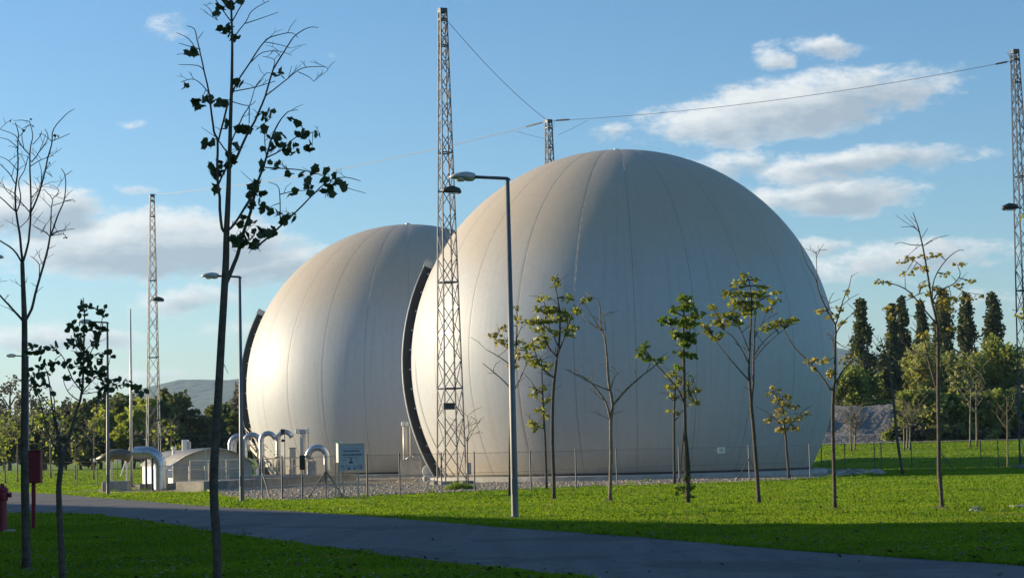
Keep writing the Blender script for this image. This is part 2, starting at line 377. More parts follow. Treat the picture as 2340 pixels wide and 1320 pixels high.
def in_poly(x, y, poly):
    x = np.asarray(x); y = np.asarray(y); r = np.zeros(x.shape, bool); n = len(poly)
    for i in range(n):
        x1, y1 = poly[i][0], poly[i][1]; x2, y2 = poly[(i+1) % n][0], poly[(i+1) % n][1]
        if y1 == y2: continue
        c = ((y1 > y) != (y2 > y)) & (x < (x2-x1)*(y-y1)/(y2-y1)+x1)
        r ^= c
    return r

# ============================================================ SETTING
# ---- ground: one sheet out to the horizon
def axis(vals): return np.unique(np.concatenate(vals))
gx = axis([np.linspace(-6000,-600,10), np.linspace(-600,-90,14), np.linspace(-90,90,121), np.linspace(90,600,14), np.linspace(600,6000,10)])
gy = axis([np.linspace(-600,0,8), np.linspace(0,240,161), np.linspace(240,900,18), np.linspace(900,7500,14)])
GX, GY = np.meshgrid(gx, gy)
und = 0.025*np.sin(GX*.41+1.3)*np.sin(GY*.33)+0.02*np.sin(GX*.17-GY*.23)
und *= (np.abs(GX) < 90)*(GY > 0)*(GY < 240)
GZ = gz(GX, GY) + und - 0.045
nxg, nyg = len(gx), len(gy)
idx = np.arange(nxg*nyg).reshape(nyg, nxg)
F = np.stack([idx[:-1,:-1], idx[:-1,1:], idx[1:,1:], idx[1:,:-1]], -1).reshape(-1,4)
go = link('ground', np_mesh('ground', np.stack([GX,GY,GZ],-1).reshape(-1,3), F), 'grass_ground'); tag(go, kind='structure')
go.data.polygons.foreach_set('use_smooth', [True]*len(go.data.polygons))

# ---- road
up = [(-260,1112),(18,1122),(127,1128),(212,1135),(265,1139),(344,1145),(424,1152),(530,1159),(617,1164),(795,1175),(1060,1196),(1100,1200),(1471,1227),(1630,1241),(1895,1262),(2340,1291),(2700,1314)]
lo = [(-260,1168),(18,1170),(132,1171),(233,1175),(371,1194),(530,1220),(795,1255),(1060,1288),(1240,1307),(1420,1332),(1700,1362)]
def jitter_line(pts, amp, step=.7):
    out = []
    for a, b in zip(pts[:-1], pts[1:]):
        n = max(2, int((b-a).length/step))
        for i in range(n):
            p = a.lerp(b, i/n); out.append(Vector((p.x+random.uniform(-amp,amp), p.y+random.uniform(-amp,amp), 0)))
    out.append(pts[-1]); return out
UPL = jitter_line([gnd(*p) for p in up], .07); LOL = jitter_line([gnd(*p) for p in lo], .07)
ROAD = [(p.x,p.y) for p in UPL] + [(p.x,p.y) for p in reversed(LOL)]
mb = MB(); mb.prism(ROAD, -.12, .0)
mb.f = mb.f[1:]   # open underneath
tag(mb.build('road', 'asphalt'), kind='structure')

# ---- gravel yard round the domes
D1 = Vector((6.42, 112.0, 0)); D2 = Vector((-7.95, 146.0, 0)); RD = 12.5
gl = [(478,1122),(500,1130),(546,1137),(644,1141),(760,1138),(900,1129),(996,1125),(1092,1121),(1250,1114),(1400,1109),(1600,1103),(1760,1098),(1850,1092)]
GL = jitter_line([gnd(*p) for p in gl], .16)
GRAVEL = [(p.x,p.y) for p in GL] + [(18.6,104),(19.5,118),(14,132),(6,146),(5,158),(-8,165),(-24,160),(-26,126),(-24.5,112),(-22,101)]
mb = MB(); mb.prism(GRAVEL, -.12, .012); mb.f = mb.f[1:]
tag(mb.build('gravel_yard', 'gravel_ground'), kind='structure')
# loose stones
def in_disc(x, y, c, r): return (x-c.x)**2+(y-c.y)**2 < r*r
def scatter_gravel(n):
    x = RNG.uniform(-24, 19, n*6); y = 70+RNG.power(1.0, n*6)*66
    k = in_poly(x, y, GRAVEL) & ~in_disc(x, y, D1, 11.2) & ~in_disc(x, y, D2, 11.2)
    x, y = x[k][:n], y[k][:n]; n = len(x)
    base = np.array([(1,0,0),(-1,0,0),(0,1,0),(0,-1,0),(0,0,1),(0,0,-1)], float)
    fc = np.array([(0,2,4),(2,1,4),(1,3,4),(3,0,4),(2,0,5),(1,2,5),(3,1,5),(0,3,5)])
    s = RNG.uniform(.014, .045, n)*np.where(RNG.random(n) < .06, 2.0, 1)
    V = base[None]*s[:,None,None]*RNG.uniform(.6,1.35,(n,6,1)) * np.array([1.2,1.2,.75])
    a = RNG.uniform(0, 6.28, n); ca, sa = np.cos(a)[:,None], np.sin(a)[:,None]
    X = V[...,0]*ca-V[...,1]*sa + V[...,2]*.3; Y = V[...,0]*sa+V[...,1]*ca
    V = np.stack([X+x[:,None], Y+y[:,None], V[...,2]+.01+s[:,None]*.2], -1).reshape(-1,3)
    F = (fc[None]+np.arange(n)[:,None,None]*6).reshape(-1,3)
    o = link('gravel_stones', np_mesh('gravel_stones', V, F), 'gravel_stone'); tag(o, 'loose pale stones scattered over the gravel yard', 'gravel', kind='stuff')
scatter_gravel(52000)

# ---- grass blades on the lawns
def scatter_grass(n):
    D = 1/RNG.uniform(1/105., 1/19., n); x = RNG.uniform(-.30, .30, n)*D; y = D
    # outside the road and the gravel, with ragged edges
    x2 = np.concatenate([RNG.uniform(17, 62, 110000), RNG.uniform(-66, -20, 70000)]); y2 = RNG.uniform(100, 178, 180000)
    x = np.concatenate([x, x2]); y = np.concatenate([y, y2]); D = np.concatenate([D, y2])
    k = ~in_poly(x, y, ROAD) & ~in_poly(x, y, GRAVEL) & ~in_poly(x, y, [(-25,103.3),(-13,103.3),(-13,126),(-25,126)])
    x, y, D = x[k], y[k], D[k]; n = len(x)
    patch = .75+.4*np.sin(x*1.3+np.sin(y*.9)*2)*np.sin(y*1.1+1.7*np.sin(x*.6))
    patch2 = 1+.45*np.sin(x*.37+2*np.sin(y*.13))*np.sin(y*.29+x*.11)
    h = RNG.uniform(.024,.066,n)*patch*patch2*np.where(RNG.random(n) < .02, 2.0, 1); w = (.005+.0007*D)*RNG.uniform(.6,1.2,n)
    a = RNG.uniform(0, 6.28, n); lx = RNG.normal(0,.45,n)*h; ly = RNG.normal(0,.45,n)*h
    z = -.03+gz(x, y)
    p0 = np.stack([x-np.cos(a)*w, y-np.sin(a)*w, z], -1); p1 = np.stack([x+np.cos(a)*w, y+np.sin(a)*w, z], -1); p2 = np.stack([x+lx, y+ly, z+h+.02], -1)
    V = np.stack([p0,p1,p2],1).reshape(-1,3); F = np.arange(n*3).reshape(-1,3)
    o = link('grass', np_mesh('grass', V, F), 'grass_blade'); tag(o, 'short green lawn grass on both sides of the road', 'grass', kind='stuff')
scatter_grass(900000)
# rough tufts along the edges, at the mast foot and in the lawn
def tufts(name, spots, label, material='grass_blade', hmax=.3):
    V = []; 
    for (x, y, r, n, h) in spots:
        for i in range(n):
            a = random.uniform(0, 6.28); rr = r*math.sqrt(random.random()); bx, by = x+math.cos(a)*rr, y+math.sin(a)*rr
            hh = h*random.uniform(.4,1.1)*(1-.5*(rr/r)); w = .02+.004*hh; t = random.uniform(0,6.28); lx, ly = random.gauss(0,.35)*hh, random.gauss(0,.35)*hh
            V += [(bx-math.cos(t)*w, by-math.sin(t)*w, -.04), (bx+math.cos(t)*w, by+math.sin(t)*w, -.04), (bx+lx, by+ly, hh)]
    V = np.array(V); o = link(name, np_mesh(name, V, np.arange(len(V)).reshape(-1,3)), material)
    return tag(o, label, 'grass', kind='stuff')
sp_ = []
for p in GL[::2]:
    if random.random() < .8: sp_.append((p.x+random.uniform(-.3,.3), p.y-random.uniform(.05,.5), random.uniform(.15,.5), 40, random.uniform(.08,.26)))
for p in UPL[::3]:
    if 22 < p.y < 90 and random.random() < .7: sp_.append((p.x+.25, p.y+.2, random.uniform(.15,.35), 30, random.uniform(.05,.14)))
for p in LOL[::3]:
    if 22 < p.y < 90 and random.random() < .8: sp_.append((p.x-.3, p.y-.15, random.uniform(.15,.35), 30, random.uniform(.05,.14)))
tufts('edge_grass', sp_, 'rough taller grass tufts along the edges of road and gravel')
g = gnd(1042,1118); tufts('grass_clump', [(g.x-.2+i*.16, g.y-.25+.1*(i%2), .35, 160, .55-.07*abs(i-2)) for i in range(6)], 'tall green grass clump at the foot of the lattice mast by the gravel')
sp2 = []
for (px, py) in [(2190,1163),(2215,1166),(2240,1160),(2275,1160),(2300,1163),(1640,1168),(1680,1163),(1655,1150),(1440,1105),(1476,1100),(1900,1090),(1970,1090),(2090,1085),(240,1118),(300,1120),(260,1123),(380,1120),(430,1118),(455,1120),(330,1122)]:
    g = gnd(px, py); sp2.append((g.x, g.y, .35, 60, .26))
tufts('weeds', sp2, 'leafy weeds in the lawn and at the low concrete walls')

# fallen leaves and daisies
def litter():
    n = 2000; D = 1/RNG.uniform(1/95., 1/20., n); x = RNG.uniform(-.29,.29,n)*D; y = D
    pe = [UPL[i] for i in range(0, len(UPL))] + [LOL[i] for i in range(0, len(LOL))]
    ex = np.array([p.x for p in pe for _ in range(5)]); ey = np.array([p.y for p in pe for _ in range(5)])
    k = (ey > 20) & (ey < 95); ex, ey = ex[k]+RNG.normal(0,.45,k.sum()), ey[k]+RNG.normal(0,.45,k.sum())
    x = np.concatenate([x, ex]); y = np.concatenate([y, ey]); on = in_poly(x, y, ROAD); off = in_poly(x, y, GRAVEL)
    keep = (~on | (RNG.random(len(x)) < .05)) & ~off; x, y, on = x[keep], y[keep], on[keep]; n = len(x)
    z = np.where(on, .012, .035+RNG.uniform(0,.03,n)); P_ = np.stack([x,y,z],-1)
    a = RNG.uniform(0,6.28,n); s = RNG.uniform(.03,.06,n)[:,None]; d = np.stack([np.cos(a),np.sin(a),RNG.normal(0,.25,n)],-1); e = np.stack([-np.sin(a),np.cos(a),RNG.normal(0,.3,n)],-1)
    V = np.stack([P_-d*s, P_+e*s*.6+np.array([0,0,.012]), P_+d*s, P_-e*s*.6+np.array([0,0,.012])],1).reshape(-1,3)
    o = link('leaf_litter', np_mesh('leaf_litter', V, np.arange(n*4).reshape(-1,4)), 'leaf_litter'); tag(o, 'fallen brown leaves scattered over lawn and road edges', 'fallen leaves', kind='stuff')
    n = 1500; D = 1/RNG.uniform(1/85., 1/22., n); x = RNG.uniform(-.29,.29,n)*D; y = D; k = ~in_poly(x,y,ROAD) & ~in_poly(x,y,GRAVEL) & (np.sin(x*.5+1)*np.sin(y*.4) > -.1); x, y = x[k], y[k]; n = len(x)
    s = RNG.uniform(.012,.026,n); V = []; 
    V = np.stack([np.stack([x+s*np.cos(q), y+s*np.sin(q), np.full(n,.075)+s*.4*np.sin(q*2)],-1) for q in (0,1.57,3.14,4.71)],1).reshape(-1,3)
    o = link('daisies', np_mesh('daisies', V, np.arange(n*4).reshape(-1,4)), 'daisy'); tag(o, 'tiny white flowers dotted over the lawn', 'flowers', kind='stuff')
litter()

# ---- haze follows at the end (needs the heights); far hills
def hills():
    n = 140; xs = np.linspace(-3200, 3200, n); V = []; F = []
    prof_px = [(-1500,985),(-400,985),(0,962),(200,930),(310,904),(370,886),(450,871),(545,867),(800,846),(1100,830),(1500,812),(1900,797),(2040,806),(2300,835),(2700,870),(3600,930),(5000,980)]
    Y0 = 4200.
    hx = [at(p[0], p[1], Y0).x for p in prof_px]; hz = [at(p[0], p[1], Y0).z for p in prof_px]
    top = np.interp(xs, hx, hz) + 2.5*np.sin(xs*.021)+1.6*np.sin(xs*.053+1)+1.2*RNG.normal(0,1,n)
    rows = [(-1500,0.0),(-1100,.12),(-700,.36),(-400,.62),(-150,.88),(0,1.),(250,.9),(700,.5),(1300,0.)]
    for dy, k in rows:
        for i in range(n):
            w = 1+.12*math.sin(xs[i]*.006+dy*.004)+.06*math.sin(xs[i]*.017-dy*.01)
            V.append((xs[i], Y0+dy, -3+(top[i]+3)*(k if k in (0,1) else min(1, k*w))))
    m = len(rows)
    idx = np.arange(n*m).reshape(m,n); F = np.stack([idx[:-1,:-1], idx[:-1,1:], idx[1:,1:], idx[1:,:-1]], -1).reshape(-1,4)
    o = link('hills', np_mesh('hills', V, F), 'far_hill'); tag(o, kind='structure'); o.data.polygons.foreach_set('use_smooth', [True]*len(F))
hills()

# ---- far path on the right and the quarry bank behind it
pp = [at(x, y, 1) for x, y in ()]
mb = MB(); Pn = []; 
for X in np.linspace(17, 64, 40):
    Y = 176+ (X-17)*.12
    Pn.append((X, Y, float(gz(X,Y))))
vs = []; fs = []
for (X,Y,z) in Pn: vs += [(X,Y-1.6,z+.03),(X,Y+1.6,z+.07)]
for i in range(len(Pn)-1): fs.append((2*i,2*i+2,2*i+3,2*i+1))
mb.add(vs, fs); tag(mb.build('path', 'stone_pale'), kind='structure')
def bank():
    nx, ny = 70, 26; V = []
    for j in range(ny):
        for i in range(nx):
            X = 20+ i*(36/(nx-1)); t = j/(ny-1); Y = 184+t*26
            h = sstep(0,.12,t)*.9 + sstep(.15,.55,t)*3.0
            h *= sstep(56,44,X); h += (.13*math.sin(X*1.1+Y*.7)*math.sin(Y*.9-X*.4)+random.uniform(-.12,.12))*sstep(.05,.25,t)*sstep(56,48,X)
            V.append((X, Y, 1.68+float(h)))
    idx = np.arange(nx*ny).reshape(ny,nx); F = np.stack([idx[:-1,:-1], idx[:-1,1:], idx[1:,1:], idx[1:,:-1]], -1).reshape(-1,4)
    o = link('gravel_bank', np_mesh('gravel_bank', V, F), 'bank_soil'); tag(o, kind='structure')
bank()

# ============================================================ GAS DOMES
CZ, CUT = 6.75, 0.36
def gore_mesh():
    nseg = 24; half = math.pi/nseg
    us = [-1,-.986,-.94,-.6,-.2,.2,.6,.94,.986,1]; ph0 = math.asin((CUT-CZ)/RD); ph1 = R(88.6); nr = 40
    V = []; F = []
    for i in range(nr+1):
        ph = ph0+(ph1-ph0)*i/nr
        for u in us:
            r = RD + .010*(1-u*u) - (.006 if abs(u) == 1 else 0)
            a = u*half
            V.append((r*math.cos(ph)*math.cos(a), r*math.cos(ph)*math.sin(a), CZ+r*math.sin(ph)))
    w = len(us)
    for i in range(nr):
        for j in range(w-1): F.append((i*w+j, i*w+j+1, (i+1)*w+j+1, (i+1)*w+j))
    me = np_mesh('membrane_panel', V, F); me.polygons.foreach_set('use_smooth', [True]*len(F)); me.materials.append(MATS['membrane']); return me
GORE = gore_mesh()
def seam_mesh():
    ph0 = math.asin((CUT-CZ)/RD); ph1 = R(88.2); n = 40; V = []; F = []; w = .022
    for i in range(n+1):
        ph = ph0+(ph1-ph0)*i/n; r = RD-.003
        for (t_, dr) in ((-w,-.006),(-w*.6,.007),(w*.6,.007),(w,-.006)):
            k = min(1, .25+math.cos(ph)*1.5)
            V.append(((r+dr)*math.cos(ph), t_*k, CZ+(r+dr)*math.sin(ph)))
    for i in range(n):
        for j in range(3): F.append((i*4+j, i*4+j+1, i*4+5+j, i*4+4+j))
    me = np_mesh('seam_strap', V, F); me.materials.append(MATS['seam']); return me
SEAM = seam_mesh()
def dome(c, rot0, label, arm_front, rimlab):
    t = thing('gas_dome', c, label, 'gas dome', 'inflated gas storage domes')
    for k in range(24):
        o = link('membrane_panel', GORE, None, t); o.rotation_euler = (0,0,rot0+k*2*math.pi/24)
        o = link('seam_strap', SEAM, None, t); o.rotation_euler = (0,0,rot0+(k+.5)*2*math.pi/24)
    MB().lathe(c+Vector((0,0,CZ+RD-.06)), [(.36,-.02),(.36,.05),(.16,.06),(.16,.16),(.19,.17),(.19,.22),(.05,.25)], 16).build('crown_cap', 'galv_dull', t)
    rb = math.sqrt(RD**2-(CZ-CUT)**2)
    MB().lathe(c, [(rb-.3,.27),(rb+.16,.27),(rb+.16,.33),(rb+.02,.40),(rb-.3,.42)], 96).build('anchor_rail', 'rail_black', t)
    MB().lathe(c, [(rb+.95,-.25),(rb+.95,.24),(rb+.90,.275),(rb-.6,.28)], 96).build('plinth', 'concrete', t)
    # curved black service rail on the sunny side
    az = math.pi + arm_front          # 180 degrees is to the left, arm_front turns it toward the viewer
    rad = Vector((math.cos(az), math.sin(az), 0)); tan = Vector((-math.sin(az), math.cos(az), 0))
    e0, e1, n = R(-30.5), R(27.0), 30
    def sweep(r0, r1, t0, t1, ea=e0, eb=e1, n=n):
        m = MB(); vs = []; fs = []
        for i in range(n+1):
            e = ea+(eb-ea)*i/n
            for r, tt in ((r0,t0),(r1,t0),(r1,t1),(r0,t1)):
                vs.append(c+rad*(r*math.cos(e))+tan*tt+Vector((0,0,CZ+r*math.sin(e))))
        for i in range(n):
            for j in range(4): fs.append((i*4+j, i*4+(j+1)%4, i*4+4+(j+1)%4, i*4+4+j))
        fs += [(3,2,1,0), tuple(n*4+j for j in range(4))]
        return m.add(vs, fs)
    a = sweep(RD-.06, RD+.46, -.36, .36).build('service_rail', 'rail_black', t)
    sweep(RD+.46, RD+.51, -.37, .37).build('rail_cover', 'galv_dull', a)
    sweep(RD-.02, RD+.05, -.44, -.36).build('rail_strip', 'metal_cream', a)
    for i in range(11):
        e = R(-27+i*5.2); ctr = c+rad*((RD+.06)*math.cos(e))-tan*0+Vector((0,0,CZ+(RD+.06)*math.sin(e)))
        for s_ in (-1, 1):
            p = ctr+tan*(s_*.40); MB().tube([p-tan*.05, p+tan*.05], .05, 8).build('bolt', 'white_paint', a)
    sweep(RD-.06, RD+.56, -.42, .42, R(26.6), R(28.4), 3).build('end_cap', 'galv_dull', a)
    # foot with blower casing
    f = c+rad*((RD+.5)*math.cos(e0))-tan*0; fz = CZ+(RD+.5)*math.sin(e0)
    MB().bev((f.x+rad.x*.1, f.y+rad.y*.1, .16), (1.2,1.2,.34), .05, az).build('foot_block', 'concrete', a)
    MB().tube([f+rad*.35-tan*.62+Vector((0,0,.62)), f+rad*.35-tan*.30+Vector((0,0,.62))], .36, 16).build('blower', 'white_paint', a)
    MB().beam(f+rad*.1-tan*.45+Vector((0,0,.3)), f+rad*.5-tan*.45+Vector((0,0,1.6)), .12).build('strut', 'galv_dull', a)
    return t
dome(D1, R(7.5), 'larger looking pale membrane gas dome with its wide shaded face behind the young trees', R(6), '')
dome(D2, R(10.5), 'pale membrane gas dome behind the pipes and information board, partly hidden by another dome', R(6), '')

# ============================================================ LATTICE MASTS
UNIT = MB().box((0,0,.5), (1,1,1)).mesh('brace')
def unit_beam(name, p, q, w, parent, material, me=UNIT):
    p, q = Vector(p), Vector(q); d = q-p; o = bpy.data.objects.new(name, me); COL.objects.link(o)
    if not me.materials: me.materials.append(MATS[material])
    o.parent = parent; z = d.normalized(); x = z.orthogonal().normalized(); y = z.cross(x)
    o.matrix_local = Matrix.Translation(p-rootloc(parent)) @ Matrix((x,y,z)).transposed().to_4x4() @ Matrix.Diagonal((w,w,d.length,1))
    return o
MAST_H = 24.6
def mast(c, rot, label, h=MAST_H, nb=23, lw=.062, bw=.031, s0=1.16, s1=.34):
    t = thing('lattice_mast', c, label, 'mast', 'lattice masts with lightning wires')
    cs = [Vector((math.cos(rot+math.pi/4+i*math.pi/2), math.sin(rot+math.pi/4+i*math.pi/2), 0)) for i in range(4)]
    def side(z): return s0+(s1-s0)*(z/h)
    def cor(i, z): return c + cs[i % 4]*(side(z)/math.sqrt(2)) + Vector((0,0,z))
    for i in range(4): unit_beam('leg', cor(i,.15), cor(i,h), lw, t, 'steel_mast')
    zs = [.3]; 
    tot = sum(side(h*k/nb) for k in range(nb))
    for k in range(nb): zs.append(zs[-1]+(h-.55)*side(h*k/nb)/tot)
    flange = {min(range(len(zs)), key=lambda j: abs(zs[j]-h*f)) for f in (.18,.40,.70,.915)}
    for k in range(nb):
        for i in range(4):
            if (k+i) % 2 or k > 16:
                unit_beam('brace', cor(i,zs[k]), cor(i+1,zs[k+1]), bw, t, 'steel_mast')
            if not (k+i) % 2 or k <= 16:
                unit_beam('brace', cor(i+1,zs[k]), cor(i,zs[k+1]), bw, t, 'steel_mast')
            if k in flange: unit_beam('cross_bar', cor(i,zs[k]), cor(i+1,zs[k]), bw*1.7, t, 'steel_mast')
    m = MB()
    for i in range(4): m.beam(cor(i,h-.12), cor(i+1,h-.12), .03, .16); m.beam(cor(i,h-.55), cor(i+1,h-.55), .03, .08)
    m.box(c+Vector((0,0,h)), (s1+.06,s1+.06,.06), rot); m.build('head_frame', 'steel_mast', t)
    for i in range(4):
        p = cor(i, 0); MB().bev((p.x,p.y,.02), (.62,.62,.36), .04, rot).build('footing', 'concrete_old', t)
    return t
def P(px, Y): return Vector((at(px, 1040, Y).x, Y, 0))
MAIN = P(1031, 99.); LEFT = P(351, 165.); FAR = P(1272, 131.); RIGHT = P(2361, 112.)
LEFT.z = float(gz(LEFT.x, LEFT.y))*.6
mast(MAIN, R(24), 'tall grey lattice mast with a grass clump at its foot, in front of the domes', h=MAST_H+.45)
mast(LEFT, R(20), 'grey lattice mast behind the curved roof tank hall, before the wood')
mast(FAR, R(30), 'lattice mast top showing above the shaded dome, standing behind it')
mast(RIGHT, R(14), 'lattice mast on the lawn near the row of poplars', h=MAST_H+.25)
def ctrl_box():
    b = at(1071, 1070, 98.2); MB().bev((b.x, b.y, b.z), (.26,.2,.6), .02).build('control_box', 'galv_dull', loc=(b.x,b.y,b.z))
    o = bpy.data.objects['control_box']; tag(o, 'small grey control box fixed to a leg of the mast', 'box')
ctrl_box()
MB().box(MAIN+Vector((-.05,-.55,4.05)), (.62,.12,.34), R(24)).build('junction_box', 'black_plastic', loc=MAIN+Vector((0,-.55,4.05)))
tag(bpy.data.objects['junction_box'], 'dark junction box between the legs low on the mast in front of the domes', 'box')
def flood(px, py, Y, side, label):
    p = at(px, py, Y); t = thing('floodlight', p, label, 'floodlight', 'floodlights fixed to the masts')
    m = MB(); s = side
    m.tube([p+Vector((-s*.52,.02,.02)), p+Vector((-s*.40,0,.10)), p+Vector((0,0,.12)), p+Vector((s*.34,0,.02)), p+Vector((s*.45,0,-.06))], [.07,.15,.21,.17,.05], 10)
    m.build('housing', 'black_plastic', t, True)
    MB().beam(p+Vector((-s*.72,.05,0)), p+Vector((-s*.4,.02,.05)), .07).build('bracket', 'steel_mast', t)
    MB().box(p+Vector((s*.05,-.02,-.10)), (.5,.26,.05)).build('lens', 'lens', t)
flood(1034, 438, 98.4, 1, 'small dark floodlight high on the mast in front of the domes')
flood(363, 686, 164.6, 1, 'small dark floodlight on the mast behind the tank hall')
flood(2307, 476, 111.5, -1, 'small dark floodlight on the mast near the poplars')
def wire(name, a, b, sag, r, label, n=28):
    pts = [a.lerp(b, i/n)+Vector((0,0,-sag*4*(i/n)*(1-i/n))) for i in range(n+1)]
    o = MB().tube(pts, r, 5).build(name, 'wire', loc=a); return tag(o, label, 'wire')
topz = Vector((0,0,MAST_H))
wire('lightning_wire', MAIN+Vector((.15,0,MAST_H-.05)), FAR+topz+Vector((-.1,0,.0)), .35, .016, 'dark wire from the mast before the domes to the mast behind')
wire('lightning_wire', LEFT+topz+Vector((.2,0,0)), FAR+topz+Vector((-.2,0,-.1)), .7, .022, 'long thin wire from the mast by the tank hall to the mast behind')
wire('lightning_wire', FAR+topz+Vector((.2,0,-.05)), RIGHT+topz+Vector((-.2,0,-.4)), .55, .016, 'long thin wire from the mast behind the dome to the mast near poplars')
def insul(a, b, f0, f1, label):
    o = MB().tube([a.lerp(b,f0), a.lerp(b,(f0+f1)/2), a.lerp(b,f1)], [.05,.06,.05], 7).build('insulator', 'black_plastic', loc=a); tag(o, label, 'insulator', 'dark insulators at the wire ends')
insul(FAR+topz+Vector((-.2,0,-.1)), LEFT+topz+Vector((.2,0,0))+Vector((0,0,-2.5)), .008, .04, 'dark insulator on a wire end at a mast head')
insul(FAR+topz+Vector((.2,0,-.05)), RIGHT+topz+Vector((0,0,-2.2)), .012, .045, 'dark insulator on a wire end at a mast head')
insul(RIGHT+topz+Vector((-.2,0,-.4)), FAR+topz+Vector((0,0,-2.2)), .008, .03, 'dark insulator on a wire end at a mast head')
for px, py, px2, py2, lab in [(1181,300,1258,319,'short stay wire on the hall side of the mast head behind the dome'),(1343,275,1276,308,'short stay wire on the poplar side of the mast head behind the dome'),(1268,276,1250,358,'thin wire hanging down beside the mast head behind the dome')]:
    wire('stay_wire', at(px,py,131), at(px2,py2,131), .05, .01, lab, 4)
wire('stay_wire', at(2302,120,112), at(2316,145,112), .02, .015, 'short stay wire at the head of the mast near the poplars', 4)

# ============================================================ STREET LAMPS
def street_lamp(base, label, side=-1, hd=1.28, H=8.5, lean=0.0):
    t = thing('street_lamp', base, label, 'street lamp', 'street lamps along the road')
    b = Vector(base); tip = b+Vector((0,0,H))
    MB().tube([b+Vector((0,0,-.1)), b+Vector((0,0,.02)), b+Vector((0,0,1.5)), tip], [.092,.092,.088,.05], 10).build('pole', 'lamp_pole', t, True)
    MB().bev(b+Vector((0,0,-.02)), (.32,.32,.07), .015).build('base_plate', 'concrete_old', t)
    MB().box(b+Vector((0,-.09,.75)), (.12,.02,.38)).build('service_door', 'lamp_pole', t)
    e = tip+Vector((side*.85,0,.06))
    MB().tube([tip+Vector((-side*.06,0,-.05)), tip+Vector((-side*.0,0,.0)), e], .042, 8).build('arm', 'lamp_pole', t, True)
    h = MB(); s = side
    # cobra head: flat top shell, deeper belly near the arm
    prof = [(0,.05,.05,.06),(.08,.13,.09,.11),(.22,.16,.12,.10),(.36,.165,.12,.03),(.50,.15,.10,.02),(.60,.10,.07,.01),(.66,.03,.02,.0)]
    vs = []; fs = []; n = 12
    for (x, w, zt, zb) in prof:
        for j in range(n):
            a = 2*math.pi*j/n; yy = w*math.cos(a); zz = (zt if math.sin(a) > 0 else zb+.03)*math.sin(a)
            vs.append(e+Vector((s*(x-.04), yy, .03+zz-.04*x)))
    for i in range(len(prof)-1):
        for j in range(n): fs.append((i*n+j, i*n+(j+1)%n, (i+1)*n+(j+1)%n, (i+1)*n+j))
    fs += [tuple(range(n)), tuple((len(prof)-1)*n+j for j in range(n))]
    hd_ = h.add(vs, fs).build('lamp_head', 'lamp_head', t, True)
    MB().lathe(e+Vector((s*.34,0,-.085)), [(.02,-.03),(.10,-.02),(.13,.03),(.13,.06)], 14).build('lens', 'lens', hd_, True)
    MB().box(e+Vector((s*.02,0,.02)), (.12,.10,.10)).build('clamp', 'black_plastic', hd_)
    return t
street_lamp(gnd(1177,1180), 'grey street lamp standing on the lawn before the shaded dome')
street_lamp(gnd(553,1144), 'grey street lamp beside the gravel yard and its pipes')
street_lamp(gnd(247,1128), 'grey street lamp at the low concrete wall by the large elbow duct')
street_lamp(gnd(64,1115), 'street lamp rising behind the red cabinet on the far side of the road')
street_lamp(P(-92, 64.), 'street lamp with its arm reaching over the road beyond the hydrant', side=1)

# ============================================================ YARD: FENCES, PLATFORM, PIPES, SIGN
def fence(name_label, pts, group, braced=(), hpost=1.68, meshed=True, cell=.10):
    base = Vector((pts[0][0], pts[0][1], float(gz(pts[0][0], pts[0][1]))))
    t = thing('chain_link_fence', base, name_label, 'fence', group)
    PM = [Vector((x, y, float(gz(x,y)))) for x, y in pts]
    for i, p in enumerate(PM):
        MB().tube([p+Vector((0,0,-.1)), p+Vector((0,0,hpost))], .03, 6).build('post', 'steel_mast', t)
        if i in braced:
            for q in (PM[i-1] if i else None, PM[i+1] if i+1 < len(PM) else None):
                if q is None: continue
                d = (q-p).normalized(); MB().tube([p+Vector((0,0,1.05)), p+d*.75+Vector((0,0,-.02))], .025, 6).build('brace', 'steel_mast', t)
    V = []; F = []
    def seg(a, b, w=.0018):
        k = len(V); n = Vector((0,0,1)); u = (b-a).cross(n).normalized()*w; v = Vector((0,0,w))
        for o in (a, b): V.extend([o-v, o+u, o+v])
        F.extend([(k,k+1,k+4),(k,k+4,k+3),(k+1,k+2,k+5),(k+1,k+5,k+4),(k+2,k,k+3),(k+2,k+3,k+5)])
    for a, b in zip(PM[:-1], PM[1:]):
        L = (b-a).length; d = (b-a)/L; H = hpost-.08
        for z in (.06, H*.5, H): seg(a+Vector((0,0,z)), b+Vector((0,0,z)), .006)
        if not meshed: continue
        x = -H
        while x < L:
            for s in (1, -1):
                # diagonal wire clipped to the panel
                x0, x1 = x, x+H; z0, z1 = 0., H
                if x0 < 0: z0 = -x0; x0 = 0
                if x1 > L: z1 = H-(x1-L); x1 = L
                if x1-x0 > .02:
                    za, zb = (z0, z1) if s > 0 else (H-z0, H-z1)
                    seg(a+d*x0+Vector((0,0,za+.05)), a+d*x1+Vector((0,0,zb+.05)))
            x += cell
    o = link('wire_mesh', np_mesh('wire_mesh', [tuple(v-base) for v in V], F), 'fence_wire', t); o['kind'] = 'stuff'
    return t
def g2(px, py): p = gnd(px, py); return (p.x, p.y)
fence('chain link fence running in front of both domes along the gravel edge',
      [g2(600,1139), g2(645,1140), g2(691,1139), g2(745,1138), (-5.8,74.2), g2(914,1130), (-3.0,76.6), g2(1085,1124), (.6,79.5), (2.6,83), g2(1410,1108), g2(1553,1103), g2(1713,1098), (14.4,93.5)], 'chain link fences', braced=(0,3,12))
fence('chain link fence crossing the far lawn below the poplars',
      [(18.2,113.6), (19.6,113.6), (21.4,113.8), (21.8,113.8), (23.6,113.8), (25.3,113.8), (27.7,113.6), (28.7,113.5), (30,113.4), (34,113), (38,112.8)], 'chain link fences', braced=(5,))
